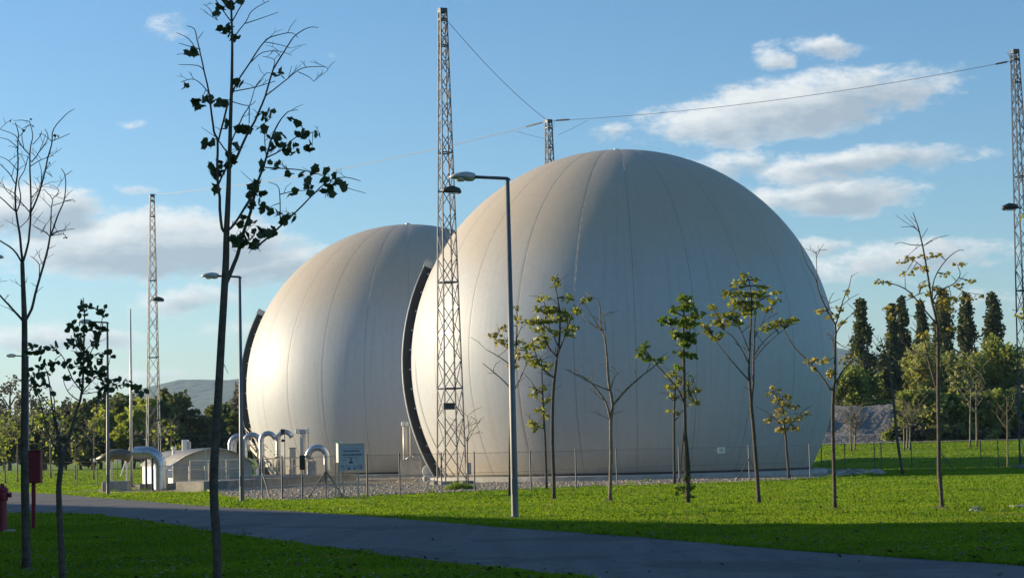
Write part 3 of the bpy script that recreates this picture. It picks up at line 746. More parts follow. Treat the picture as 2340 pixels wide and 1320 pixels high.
fence('chain link fence on the lawn beyond the large elbow duct',
      [(-48,136),(-44.5,135),(-41,134),(-37.5,133.4),(-34,132.8),(-31.6,132.2),(-30.2,131.2),(-28.6,130.2),(-27.0,129.2),(-25.2,128.4),(-23.6,127.2)], 'chain link fences', cell=.12)

# raised concrete platform
PLAT = [(-15.6,95.2),(-14.6,96.4),(-12.35,112),(-9.9,118.5),(-12.5,124),(-19.5,127),(-20.5,118),(-17.2,106),(-17.3,97)]
pz = .5
o = MB().prism(PLAT, -.1, pz).build('concrete_platform', 'concrete_old', loc=(-14.8,110,0)); tag(o, 'raised concrete platform carrying the gooseneck pipes and railing', 'platform')
e = [(-15.2,94.6),(-14.1,96.3),(-11.8,112),(-9.2,118.4),(-5.6,119.6),(-5.6,119.95),(-9.35,118.9),(-12.1,112.3),(-14.4,96.6),(-15.4,94.9)]
o = MB().prism(e, -.05, .10).build('concrete_kerb', 'stone_pale', loc=(-12,106,0)); tag(o, 'pale concrete kerb along the foot of the raised platform', 'kerb')

def arc_path(base, zc, r, dirv, a1=R(180), tail=.0, n=14):
    b = Vector(base); d = Vector(dirv).normalized(); pts = [b, b+Vector((0,0,(zc-b.z)*.5)), Vector((b.x,b.y,zc))]
    for i in range(1, n+1):
        a = a1*i/n; pts.append(Vector((b.x,b.y,zc))+d*(r-r*math.cos(a))+Vector((0,0,r*math.sin(a))))
    if tail: 
        dd = (pts[-1]-pts[-2]).normalized(); pts.append(pts[-1]+dd*tail)
    return pts
def gooseneck(px, top, Y, rad, bend, a1, label, tail=.0, yaw=0.0, zb=pz, dark=False):
    b = at(px, 1080, Y); b.z = zb; topz_ = at(px, top, Y).z
    zc = topz_ - bend - rad
    t = thing('gooseneck_pipe', b, label, 'pipe', 'galvanised gooseneck pipes')
    pts = arc_path(b, zc, bend, (math.cos(yaw), math.sin(yaw), 0), a1, tail)
    MB().tube(pts, rad, 14).build('pipe', 'galv', t, True)
    MB().lathe(b, [(rad+.10,0),(rad+.10,.05),(rad+.02,.05),(rad+.02,.09)], 14).build('flange', 'galv_dull', t)
    k = len(pts)-1
    for j in (2, 2+len(pts)//3):
        d = (pts[j+1]-pts[j]).normalized(); MB().tube([pts[j]-d*.025, pts[j]+d*.025], rad+.02, 14).build('joint_band', 'galv_dull', t)
    d = (pts[k]-pts[k-1]).normalized(); MB().tube([pts[k]-d*.01, pts[k]+d*.04], rad+.03, 14).build('mouth_ring', 'galv_dull', t)
    return t
gooseneck(527, 990, 120, .15, .52, R(180), 'galvanised gooseneck pipe at the hall end of the platform', .35)
gooseneck(536, 994, 121.5, .15, .45, R(180), 'galvanised gooseneck pipe set just behind the end pipe of the platform', .4)
gooseneck(560, 987, 119, .16, .46, R(165), 'galvanised gooseneck pipe whose bend crosses the black dome rail', .2)
gooseneck(598, 984, 118, .155, .42, R(150), 'galvanised gooseneck pipe with open hooked mouth by the stair rail', .12)
gooseneck(636, 981, 118, .15, .42, R(150), 'galvanised gooseneck pipe with a dark fitting on its bend', .12)
gooseneck(747, 1014, 112, .19, .55, R(165), 'thick low gooseneck pipe bending over the grey cabinet', .2, yaw=R(180), zb=.2)
def tvent(px, ytop, Y, zb, w, cap, label):
    b = at(px, 1080, Y); b.z = zb; zt = at(px, ytop, Y).z
    t = thing('vent_stack', b, label, 'vent', 'T headed vent stacks')
    MB().tube([b, Vector((b.x,b.y,zt-.2))], w, 14).build('stack', 'metal_cream', t, True)
    MB().lathe(b, [(w+.08,0),(w+.08,.05),(w,.06)], 14).build('flange', 'galv_dull', t)
    for s in (-1, 1): MB().bev((b.x+s*(cap*.5-.14), b.y, zt-.12), (.28,.34,.28), .03).build('cowl_end', 'white_paint', t)
    MB().bev((b.x, b.y, zt-.13), (cap-.56,.3,.24), .03).build('cowl', 'galv_dull', t)
    MB().tube([b+Vector((.33,.1,0)), Vector((b.x+.33,b.y+.1,zt-.25))], .04, 8).build('drain_pipe', 'metal_cream', t)
    return t
tvent(693, 980, 117.5, pz, .17, .92, 'cream vent stack with T head beside the black panel')
tvent(927, 964, 124, .95, .155, .46, 'cream vent stack standing on the grey box beside the black dome rail')
def cab(name, x0, x1, y0, y1, Y, depth, material, label, cat):
    a = at(x0, y1, Y); b = at(x1, y0, Y); c = ((a.x+b.x)/2, Y+depth/2, (a.z+b.z)/2)
    t = thing(name, (c[0], c[1], a.z), label, cat)
    w, h = b.x-a.x, b.z-a.z
    MB().bev(c, (w, depth, h), .02).build('casing', material, t)
    d = MB().box((c[0], Y-.012, c[2]), (w*.86, .02, h*.9)).build('door', material, t)
    MB().box((c[0]+w*.32, Y-.04, c[2]), (.03,.03,.14)).build('handle', 'black_plastic', d)
    MB().box((c[0], c[1], b.z+.02), (w+.06, depth+.06, .035)).build('lid', 'galv_dull', t)
    return t
cab('cabinet', 661, 675, 1023, 1085, 117, .35, 'metal_cream', 'tall narrow cream cabinet between gooseneck pipe and vent stack', 'cabinet')
cab('cabinet', 702, 722, 1054, 1085, 114, .5, 'galv_dull', 'squat grey cabinet under the thick low gooseneck pipe', 'cabinet')
cab('valve_box', 916, 961, 1050, 1086, 123, 1.2, 'concrete', 'grey concrete valve box by the foot of the black dome rail', 'box')
# valve pipes on the box
a = at(928,1046,123); t = thing('valve_pipe', a, 'small grey valve pipe lying on the concrete box', 'pipe')
MB().tube([at(928,1049,123.3), at(936,1044,123.3), at(950,1046,123.3), at(958,1044,123.3), at(958,1052,123.3)], .07, 8).build('pipe', 'galv_dull', t, True)
MB().tube([at(944,1038,123.2), at(944,1046,123.2)], .04, 8).build('stem', 'galv_dull', t); MB().lathe(at(944,1038,123.2), [(.02,-.02),(.16,-.02),(.16,.02),(.02,.02)], 14).build('hand_wheel', 'black_plastic', t)
a = at(712,1048,113.6); t = thing('valve_pipe', a, 'small grey valve pipe above the squat grey cabinet', 'pipe')
MB().tube([at(698,1048,113.6), at(716,1046,113.6), at(716,1055,113.6)], .06, 8).build('pipe', 'galv_dull', t, True)
MB().tube([at(708,1040,113.6), at(708,1047,113.6)], .03, 8).build('stem', 'galv_dull', t); MB().lathe(at(708,1040,113.6), [(.02,-.02),(.14,-.02),(.14,.02),(.02,.02)], 14).build('hand_wheel', 'black_plastic', t)
# dark devices
p = at(651,1085,117); t = thing('signal_post', (p.x,p.y,pz), 'thin post with a dark signal unit beside the gooseneck pipes', 'signal post')
MB().tube([(p.x,p.y,pz), (p.x,p.y,at(651,985,117).z)], .045, 8).build('post', 'galv_dull', t)
q = at(646,986,116.8); MB().bev(q, (.26,.22,.34), .03).build('signal_unit', 'black_plastic', t)
q = at(647,1006,116.8); MB().bev(q, (.22,.2,.16), .03).build('lower_unit', 'black_plastic', t)
q = at(634,1045,116.6); o = MB().bev(q, (.34,.16,.11), .03).build('pipe_clamp', 'black_plastic', loc=q); tag(o, 'small black clamp fixed to the gooseneck pipe with dark fitting', 'clamp')
q = at(690.5,1056,72.6); o = MB().bev(q, (.22,.05,.55), .012).build('warning_panel', 'black_plastic', loc=q); tag(o, 'small black panel hung on a fence post before the vent stack', 'panel')
# railing of the platform
def railing(pts, label, h=1.05, material='cream_paint', step=1.0, mid=(.55,)):
    t = thing('railing', Vector(pts[0]), label, 'railing', 'railings of the tank yard')
    for a, b in zip(pts[:-1], pts[1:]):
        a, b = Vector(a), Vector(b); n = max(1, round((b-a).length/step))
        for i in range(n+1):
            if i == n and b != Vector(pts[-1]): continue
            p = a.lerp(b, i/n); MB().tube([p, p+Vector((0,0,h))], .028, 6).build('baluster', material, t)
        MB().tube([a+Vector((0,0,h)), b+Vector((0,0,h))], .032, 6).build('top_rail', material, t)
        for m_ in mid: MB().tube([a+Vector((0,0,h*m_)), b+Vector((0,0,h*m_))], .024, 6).build('mid_rail', material, t)
    return t
railing([(-17.0,99.5,pz),(-15.0,105,pz),(-13.2,112.6,pz),(-12.3,116,pz)], 'cream tube railing along the edge of the raised platform', step=1.7)
def stairs():
    a = at(566,1008,122.5); b = at(632,1082,116.5); t = thing('access_stair', (b.x,b.y,pz), 'steep cream access stair rising toward the black dome rail', 'stair')
    for s in (-.35,.35):
        o = Vector((s*.3,s,0)); MB().beam(a+o, b+o, .07,.2).build('stringer', 'cream_paint', t)
        MB().tube([a+o+Vector((0,0,.85)), b+o+Vector((0,0,.85))], .025, 6).build('handrail', 'cream_paint', t)
        for f in (.05,.5,.95): 
            p = a.lerp(b,f)+o; MB().tube([p, p+Vector((0,0,.85))], .022, 6).build('baluster', 'cream_paint', t)
    n = 11
    for i in range(1, n): 
        p = a.lerp(b, i/n); MB().box(p, (.22,.75,.03), R(10)).build('tread', 'galv_dull', t)
stairs()
def ladder_frame(px0, px1, y0, y1, Y, n, label):
    a = at(px0, y1, Y); b = at(px1, y0, Y); t = thing('ladder_gate', (a.x, Y, a.z), label, 'ladder', 'cream ladder frames at the platform')
    for x in (a.x, b.x): MB().box((x, Y, (a.z+b.z)/2), (.055,.055,b.z-a.z)).build('stile', 'cream_paint', t)
    for i in range(n+1): MB().box(((a.x+b.x)/2, Y, a.z+.03+(b.z-a.z-.06)*i/n), (b.x-a.x-.056,.05,.05)).build('rung', 'cream_paint', t)
ladder_frame(470, 483, 1022, 1119, 99.5, 3, 'tall cream ladder frame standing on the ground at the platform corner')
ladder_frame(506, 522, 1043, 1094, 101, 2, 'short cream ladder frame standing on the platform')
q = at(508,1101,97.0); o = MB().bev(q, (.28,.16,.22), .02).build('junction_box', 'cream_paint', loc=q); tag(o, 'small cream junction box on the platform side below the short ladder frame', 'box')

# tank hall with vaulted ribbed roof
def tank_hall():
    G0 = at(395,1063,105); G1 = at(576,1060,105); zE = 1.28; zP = 2.14; zB = .12
    ax = Vector((-5.4,19.,0))
    t = thing('tank_hall', (G0.x,105,0), 'low cream metal hall with ribbed vaulted roof beside the platform', 'hall')
    w = G1.x-G0.x; n = 18
    def arcp(f, lift=0, k=0.0): 
        x = G0.x+w*f; s = 4*f*(1-f)
        return Vector((x, 105, zE+(zP-zE)*s**.8+lift))+ax*k
    m = MB(); poly = [Vector((G0.x,105,zB)), Vector((G1.x,105,zB))]+[arcp(1-i/n) for i in range(n+1)]
    m.add(poly, [tuple(range(len(poly)))]); m.build('gable_wall', 'metal_cream', t)
    poly = [p+ax for p in poly]; MB().add(poly, [tuple(range(len(poly)-1,-1,-1))]).build('rear_wall', 'metal_cream', t)
    for x in (G0.x, G1.x):
        s = -1 if x == G0.x else 1
        a = Vector((x,105,zB)); MB().add([a, a+ax, a+ax+Vector((0,0,zE-zB)), a+Vector((0,0,zE-zB))], [(0,1,2,3)] if s > 0 else [(3,2,1,0)]).build('side_wall', 'white_paint' if s < 0 else 'metal_cream', t)  # wall facing the sun made whiter, its sunlight put into the colour
    np_ = 14
    for k in range(np_):
        m = MB(); vs = []; fs = []
        k0, k1 = -.02+1.04*k/np_, -.02+1.04*(k+1)/np_
        cross = [(k0,.03),(k0+(k1-k0)*.72,.03),(k0+(k1-k0)*.78,.11),(k1-.0004,.11)]
        ff = [-.03+1.06*i/n for i in range(n+1)]
        for f in ff:
            fc = min(1,max(0,f))
            for kk, l in cross:
                p = arcp(fc, l, kk)
                if f < 0: p += Vector((f*w,0,-.05))
                if f > 1: p += Vector(((f-1)*w,0,-.05))
                vs.append(p)
        for i in range(n):
            for j in range(3): fs.append((i*4+j, (i+1)*4+j, (i+1)*4+j+1, i*4+j+1))
        m.add(vs, fs).build('roof_panel', 'metal_cream', t)
    for i in range(1, 5):
        z = zB+(zE-zB)*i/5*1.0
        MB().box(((G0.x+G1.x)/2, 104.985, z), (w-.1,.03,.035)).build('wall_rib', 'galv_dull', t)
    # corner panels and side openings
    for (f0, f1, z0, z1, mt) in ((.02,.06,.2,1.15,'white_paint'),(.14,.22,.25,1.1,'dark_glass'),(.30,.38,.25,1.1,'dark_glass'),(.5,.58,.25,1.1,'dark_glass')):
        a = Vector((G0.x,105,0))+ax*f0-Vector((.04,0,0)); b = Vector((G0.x,105,0))+ax*f1-Vector((.04,0,0))
        MB().add([Vector((a.x,a.y,z0)),Vector((b.x,b.y,z0)),Vector((b.x,b.y,z1)),Vector((a.x,a.y,z1)), Vector((a.x+.03,a.y,z0)),Vector((b.x+.03,b.y,z0)),Vector((b.x+.03,b.y,z1)),Vector((a.x+.03,a.y,z1))],
                 [(3,2,1,0),(4,5,6,7),(0,1,5,4),(2,3,7,6),(0,4,7,3),(1,2,6,5)]).build('side_panel', mt, t)
    a = at(386,1078,104.5); 
    o = MB().bev((a.x, 104.6, a.z-.1), (.36,.3,.42), .02).build('meter_box', 'white_paint', loc=(a.x,104.6,a.z-.1)); tag(o, 'lower pale meter box at the corner of the vaulted hall', 'box')
    o = MB().bev((a.x+.02, 104.65, a.z+.25), (.32,.24,.24), .02).build('meter_box', 'white_paint', loc=(a.x,104.65,a.z+.25)); tag(o, 'upper pale meter box at the corner of the vaulted hall', 'box')
    q = at(424,1030,113); t2 = thing('roof_vent', (q.x,113,q.z-.15), 'tall white vent box on the vaulted hall roof', 'vent')
    MB().bev((q.x,113,q.z+.25), (.34,.6,.85), .03).build('casing', 'white_paint', t2); MB().bev((q.x+.2,113,q.z+.3), (.16,.62,.5), .03).build('cowl', 'galv_dull', t2)
    q = at(397,1030,112); o = MB().lathe((q.x,112,q.z), [(.1,-.35),(.1,.12),(.15,.13),(.15,.22),(.02,.26)], 12).build('roof_vent', 'white_paint', loc=(q.x,112,q.z)); tag(o, 'small round white vent on the vaulted hall roof', 'vent')
    # grey base wall in front
    a = at(322,1120,103.5); b = at(468,1120,103.5)
    o = MB().box(((a.x+b.x)/2, 103.4, .13), (b.x-a.x,.35,.45)).build('low_wall', 'concrete_old', loc=((a.x+b.x)/2,103.4,0)); tag(o, 'low weathered concrete wall before the vaulted hall gable', 'wall')
    a = at(232,1120,102); b = at(292,1120,102)
    o = MB().bev(((a.x+b.x)/2, 102.5, .22), (b.x-a.x,1.0,.66), .05).build('low_wall', 'stone_pale', loc=((a.x+b.x)/2,102.5,0)); tag(o, 'pale low concrete wall behind the street lamp by the elbow duct', 'wall')
    railing([(at(396,1090,103.9).x,103.9,.35),(at(468,1090,103.9).x,103.9,.35)], 'thin grey railing before the vaulted hall gable', h=.95, material='galv_dull', step=1.1, mid=(.62,))
tank_hall()
def ducts():
    Y = 101.5; b = at(366,1108,Y); t = thing('elbow_duct', (b.x,Y,0), 'large shiny galvanised elbow duct with open end beside the vaulted hall', 'duct')
    top = at(352,1033,Y).z; r = .335; x0 = at(308,1033,Y).x; bend = .75
    pts = [Vector((b.x,Y,-.05)), Vector((b.x,Y,top-bend))]
    for i in range(1, 13): 
        a = R(90)*i/12; pts.append(Vector((b.x-bend+bend*math.cos(a), Y, top-bend+bend*math.sin(a))))
    pts.append(Vector((x0,Y+.15,top)))
    MB().tube(pts, r, 20, cap=False).build('duct', 'galv', t, True)
    for j in (1,4,7,10,13): 
        d = (pts[min(j+1,len(pts)-1)]-pts[j-1]).normalized(); MB().tube([pts[j]-d*.02, pts[j]+d*.02], r+.018, 20).build('joint_band', 'galv_dull', t)
    MB().tube([Vector((x0+.02,Y+.15,top)), Vector((x0+.06,Y+.15,top))], r-.01, 20).build('mouth_shade', 'black_plastic', t)  # black disc filling the open end, stands for the dark inside
    for px in (334,348):
        p = at(px,1060,100.8); MB().tube([Vector((p.x,100.8,-.05)), Vector((p.x,100.8,top-.3))], .06, 8).build('support_post', 'black_plastic', t)
    Y = 106; t = thing('shaded_duct', (at(280,1050,Y).x,Y,0), 'duct coloured dark for shade, sloping down behind the street lamp and thin pole', 'duct')
    pts = [at(300,1046,Y), at(290,1040,Y), at(275,1037,Y), at(255,1038,Y), at(240,1044,Y), at(222,1050,Y)]
    MB().tube(pts, [.3,.3,.3,.28,.2,.12], 14).build('duct', 'duct_shaded', t, True)
    e_ = at(218,1051,Y); MB().bev(e_, (.16,.2,.2), .03).build('end_cap', 'white_paint', t)
    for p in (pts[1], pts[3]): MB().tube([Vector((p.x,Y,-.1)), p], .05, 8).build('support_post', 'galv_dull', t)
ducts()
p = gnd(300,1106); p = Vector((at(300,1040,115).x,115,0)); t = thing('pole', p, 'slim pale pole standing behind the large elbow duct', 'pole')
MB().tube([p, p+Vector((0,0,5)), p+Vector((0,0,10.8))], [.10,.085,.035], 10).build('shaft', 'galv_dull', t, True); MB().bev(p+Vector((0,0,.05)), (.4,.4,.2), .03).build('footing', 'concrete_old', t)
MB().beam(p+Vector((-.6,-.2,.7)), p+Vector((0,0,2.6)), .08).build('stay', 'white_paint', t)

# information board
def board():
    Y = 72.4; c = at(803,1042,Y); t = thing('information_board', (c.x,Y,0), 'white information board, tinted blue for shade, on legs before the gravel yard', 'sign')
    a = at(774.5,1075,Y); b = at(832,1012,Y); w, h = b.x-a.x, b.z-a.z; cx, cz = (a.x+b.x)/2, (a.z+b.z)/2
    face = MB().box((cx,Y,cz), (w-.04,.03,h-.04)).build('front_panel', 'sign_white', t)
    fr = MB()
    for s in (-1,1): fr.box((cx+s*(w/2-.012),Y-.004,cz), (.024,.05,h)); fr.box((cx,Y-.005,cz+s*(h/2-.012)), (w-.05,.05,.024))
    fr.build('frame', 'galv_dull', t)
    x0 = cx-w/2; top = cz+h/2; yf = Y-.0175
    def mark(u0, u1, v0, v1): return MB().box((x0+w*(u0+u1)/2, yf, top-h*(v0+v1)/2), (w*(u1-u0),.003,h*(v1-v0)))
    def row(u0, u1, v0, v1, n, name):
        m = MB(); u = u0
        while u < u1:
            l = random.uniform(.5,1.3)*(u1-u0)/n; m.box((x0+w*(u+l*.38), yf, top-h*(v0+v1)/2), (w*l*.76,.003,h*(v1-v0)*random.uniform(.6,1))); u += l
        m.build(name, 'sign_mark', face)
    row(.10,.92,.175,.19,16,'print_line'); row(.18,.80,.245,.31,9,'heading'); row(.15,.86,.38,.45,11,'heading'); row(.22,.74,.49,.515,14,'print_line'); row(.16,.26,.585,.62,3,'print_line'); row(.64,.72,.57,.60,2,'print_line')
    m = MB(); cxp = x0+w*.48
    m.add([(cxp-w*.085,yf,top-h*.735),(cxp+w*.085,yf,top-h*.735),(cxp+w*.05,yf,top-h*.64),(cxp-w*.05,yf,top-h*.64)], [(0,1,2,3)])
    ang = [2*math.pi*i/12 for i in range(12)]
    m.add([(cxp+w*.042*math.cos(q),yf,top-h*.575+w*.042*math.sin(q)) for q in ang], [tuple(range(12))]); m.build('pictogram', 'sign_mark', face)
    for u, v, r in ((.10,.84,.035),(.17,.82,.03),(.20,.92,.035),(.12,.93,.02),(.31,.84,.032),(.37,.92,.05),(.44,.85,.03),(.43,.93,.035),(.62,.92,.045),(.66,.84,.03),(.58,.85,.02)):
        m = MB(); m.add([(x0+w*u+w*r*math.cos(q),yf,top-h*v+w*r*.8*math.sin(q)) for q in ang], [tuple(range(12))]); m.build('pictogram', 'sign_mark', face)
    m = MB(); n = 20; vs = []; fs = []
    for i in range(n):
        q = 2*math.pi*i/n
        for r in (.065,.09): vs.append((x0+w*.83+w*r*math.cos(q),yf,top-h*.865+w*r*math.sin(q)))
    for i in range(n): fs.append((2*i,2*i+1,(2*i+3)%(2*n),(2*i+2)%(2*n)))
    m.add(vs, fs); m.add([(x0+w*.85+w*.028*math.cos(q),yf,top-h*.88+w*.028*math.sin(q)) for q in ang], [tuple(range(12))]); m.build('emblem', 'sign_mark', face)
    # second panel turned to the road, seen almost edge on
    sx = at(768.5,1042,Y).x; d = Vector((-.10,.9,0)).normalized()
    p0 = Vector((at(763.5,1042,Y).x, Y+1.0, 0)); p1 = Vector((x0-.02, Y+.02, 0))
    m = MB(); za, zb2 = at(768,1056,Y).z, at(768,1011,Y).z; th = Vector((.03,0,0))
    p0.x = p1.x-.17-.0
    side = m.add([Vector((q.x,q.y,z))+o_ for z in (za,zb2) for q, o_ in ((p0,Vector()),(p1,Vector()),(p1,th),(p0,th))], [(0,3,2,1),(4,5,6,7),(0,1,5,4),(1,2,6,5),(2,3,7,6),(3,0,4,7)]).build('side_panel', 'white_paint', t)
    mm = MB(); nrm = Vector((-(p1-p0).y, (p1-p0).x, 0)).normalized(); nrm = nrm if nrm.x < 0 else -nrm
    for v in (.12,.22,.42,.52,.68,.8,.9):
        q0 = p0.lerp(p1,.42)+nrm*.004; q1 = p0.lerp(p1,.62)+nrm*.004; z = zb2-(zb2-za)*v
        mm.add([(q0.x,q0.y,z-.02),(q1.x,q1.y,z-.02),(q1.x,q1.y,z+.02),(q0.x,q0.y,z+.02)], [(0,1,2,3)])
    mm.build('print_line', 'sign_mark', side)
    mp = (p0+p1)/2; MB().box((mp.x+.02,mp.y,zb2+.04), (.30,1.1,.07)).build('rain_cap', 'white_paint', t)
    for px, yy in ((774.5,Y),(819,Y+.03),(784,Y+1.1),(766.5,Y+1.0)):
        lx = at(px,1090,yy).x; MB().box((lx, yy+.035, a.z/2+.15), (.05,.04,a.z+.3)).build('leg', 'galv_dull', t)
board()
q = at(1648.5,1028,89.6); t = thing('notice_plate', q, 'small white notice plate hung on the fence before the shaded dome', 'sign')
MB().box(q, (.34,.02,.28)).build('plate', 'white_paint', t); 
for i in range(3): MB().box(q+Vector((0,-.012,.06-.06*i)), (.2,.003,.018)).build('print_line', 'sign_mark', t)

# red cabinet on a post and hydrant
def red_things():
    b = gnd(77,1207); t = thing('hose_cabinet', b, 'dark red hose cabinet on a red post at the road edge', 'cabinet')
    Y = b.y; z0, z1 = at(77,1103,Y).z, at(77,1031,Y).z; xa, xb = at(60.5,1060,Y).x, at(95.5,1060,Y).x
    MB().box((b.x,Y,z0/2), (.085,.085,z0+.1)).build('post', 'red_paint', t)
    MB().bev(((xa+xb)/2,Y-.02,(z0+z1)/2), (xb-xa,.24,z1-z0), .012).build('casing', 'red_paint', t)
    d = MB().box(((xa+xb)/2,Y-.148,(z0+z1)/2), (xb-xa-.04,.018,z1-z0-.05)).build('door', 'red_paint', t)
    MB().box((xb-.05,Y-.165,(z0+z1)/2), (.02,.02,.1)).build('handle', 'black_plastic', d)
    for k in (-.25,.25): MB().box((xa+.015,Y-.15,(z0+z1)/2+k), (.02,.03,.08)).build('hinge', 'black_plastic', d)
    MB().bev(((xa+xb)/2,Y-.02,z1+.012), (xb-xa+.04,.30,.03), .008).build('rain_lid', 'red_paint', t)
    b = gnd(5,1213); t = thing('fire_hydrant', b, 'dark red pillar fire hydrant with domed cap at the road edge', 'hydrant')
    MB().lathe(b, [(.20,-.05),(.20,.04),(.13,.05),(.125,.12),(.115,.13),(.108,.72),(.13,.73),(.14,.78),(.14,.93),(.12,.96)], 18).build('barrel', 'red_paint', t, False)
    MB().lathe(b+Vector((0,0,.96)), [(.15,0),(.15,.03),(.12,.07),(.07,.11),(.05,.12),(.05,.17),(.02,.18)], 18).build('cap', 'red_paint', t, False)
    for d in (Vector((1,0,0)), Vector((-1,0,0)), Vector((0,-1,0))):
        c = b+Vector((0,0,.86)); MB().tube([c+d*.1, c+d*.19], .055, 12).build('outlet', 'red_paint', t); MB().tube([c+d*.19, c+d*.215], .068, 8).build('outlet_cap', 'red_paint', t)
    g = gnd(22,1213); o = MB().bev((g.x,g.y,.0), (.28,.24,.08), .03).build('stone_slab', 'stone_pale', loc=g); tag(o, 'small pale slab in the grass beside the hydrant', 'slab')
red_things()
def machine():
    b = gnd(118,1100); t = thing('trailer', b, 'low dark red trailer with black wheels on the lawn behind the red cabinet', 'trailer')
    MB().bev(b+Vector((-.2,0,.42)), (1.1,.7,.22), .04).build('bed', 'red_paint', t)
    MB().bev(b+Vector((.45,.1,.5)), (.45,.6,.3), .06).build('engine', 'black_plastic', t)
    for dx in (-.5,.35):
        for dy in (-.38,.38):
            c = b+Vector((dx,dy,.22)); w = MB().tube([c-Vector((0,.08,0)), c+Vector((0,.08,0))], .25, 16).build('wheel', 'rubber', t)
            MB().tube([c-Vector((0,.09,0)), c+Vector((0,.09,0))], .12, 12).build('rim', 'galv_dull', w)
    MB().tube([b+Vector((.6,0,.55)), b+Vector((.95,0,.75)), b+Vector((1.15,0,.6))], .04, 8).build('drawbar', 'black_plastic', t, True)
    g = gnd(142,1103); o = MB().bev((g.x,g.y,.12), (1.6,.8,.34), .05).build('stone_slab', 'stone_pale', loc=g); tag(o, 'pale concrete slab lying on the lawn by the dark red trailer', 'slab')
machine()
# broken stones at the right of the dome and in the lawn
def stone(px, py, s, label, group):
    g = gnd(px, py); m = MB(); n = 7; vs = []; 
    for k, (rr, zz) in enumerate(((1,-.1),(1.05,.25),(.6,.6))):
        for j in range(n):
            a = 2*math.pi*j/n+.2*k; r = s*rr*random.uniform(.75,1.2); vs.append((g.x+r*1.3*math.cos(a), g.y+r*math.sin(a), s*zz*random.uniform(.8,1.2)))
    fs = [tuple(range(14,21))]
    for k in range(2):
        for j in range(n): fs.append((k*n+j, k*n+(j+1)%n, (k+1)*n+(j+1)%n, (k+1)*n+j))
    o = m.add(vs, fs).build('stone', 'stone_pale', loc=g); tag(o, label, 'stone', group)
for i in range(16): stone(1868+i*9.5+random.uniform(-3,3), 1079+random.uniform(-3,4), random.uniform(.16,.32), 'broken pale stone in the row at the foot of the shaded dome', 'broken stones by the dome')
for px, py, s in ((2225,1167,.09),(2231,1163,.11),(2291,1166,.07),(2165,1162,.06),(2236,1168,.07)): stone(px, py, s, 'small pale stone lying among weeds in the sunlit lawn', 'stones among the lawn weeds')
for px, py, s in ((958,1101,.2),(975,1098,.24),(988,1104,.22)): stone(px, py, s*1.3, 'concrete block at the foot of the black dome rail', 'blocks at the rail foot')
g = gnd(2334,1158); o = MB().bev((g.x+.2,g.y,.0), (.9,.6,.1), .03).build('stone_slab', 'stone_pale', loc=g); tag(o, 'flat pale slab in the sunlit lawn near the weeds', 'slab')

# ============================================================ TREES
def maple_leaf():
    pts = [(0,0),(.20,-.05),(.40,.04),(.50,.22),(.46,.34),(.56,.52),(.40,.56),(.30,.66),(.20,.74),(.10,.82),(0,1.0),(-.10,.82),(-.20,.74),(-.30,.66),(-.40,.56),(-.56,.52),(-.46,.34),(-.50,.22),(-.40,.04),(-.20,-.05)]
    V = [(0,.40,.10)]+[(x,y,-.35*x*x-.12*(y-.4)**2) for x,y in pts]; n = len(pts)
    F = [(0,1+i,1+(i+1)%n) for i in range(n)]
    V += [(-.015,0,0),(.015,0,0),(.008,-.35,.03)]; F.append((n+1,n+2,n+3))
    return np_mesh('leaf', V, F)
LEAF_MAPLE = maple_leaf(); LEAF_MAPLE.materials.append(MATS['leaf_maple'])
def oval_leaf():
    V = [(0,0,0),(.36,.28,.06),(.30,.7,.05),(0,1,-.04),(-.30,.7,.05),(-.36,.28,.06),(0,.5,-.05)]; return np_mesh('leaf', V, [(6,i,(i+1)%6) for i in range(6)])
LEAF_OVAL = oval_leaf(); LEAF_OVAL.materials.append(MATS['leaf_maple'])

def subdiv(pts, rad, wob):
    """smooth a polyline (Catmull-Rom) and add a little crookedness"""
    out = []; rr = []
    n = len(pts)
    for i in range(n-1):
        p0, p1, p2, p3 = pts[max(i-1,0)], pts[i], pts[i+1], pts[min(i+2,n-1)]
        for k in range(3):
            t = k/3; a = .5*((2*p1)+(p2-p0)*t+(2*p0-5*p1+4*p2-p3)*t*t+(3*p1-p0-3*p2+p3)*t**3)
            out.append(a+Vector((random.gauss(0,wob),random.gauss(0,wob),0))); rr.append(rad[i]+(rad[i+1]-rad[i])*t)
    out.append(pts[-1]); rr.append(rad[-1]); return out, rr
def leaf_quads(centers, size, droop=.5):
    n = len(centers); C = np.array(centers); s = size*RNG.uniform(.65,1.25,n)
    a = RNG.uniform(0,2*np.pi,n); el = RNG.normal(-.25*droop,.5,n)
    d = np.stack([np.cos(a)*np.cos(el), np.sin(a)*np.cos(el), np.sin(el)],-1)
    r = RNG.normal(0,1,(n,3)); x = np.cross(d, r); x /= np.linalg.norm(x,axis=1,keepdims=True)+1e-9
    nn = np.cross(x, d)
    S = s[:,None]
    V = np.stack([C, C+d*S*.35+x*S*.36, C+d*S*.75+x*S*.30-nn*S*.05, C+d*S*1.0-nn*S*.12, C+d*S*.75-x*S*.30-nn*S*.05, C+d*S*.35-x*S*.36], 1).reshape(-1,3)
    b = np.arange(n)[:,None]*6
    F = np.concatenate([b+np.array([[0,1,2,3]]), b+np.array([[0,3,4,5]])])
    return V, F
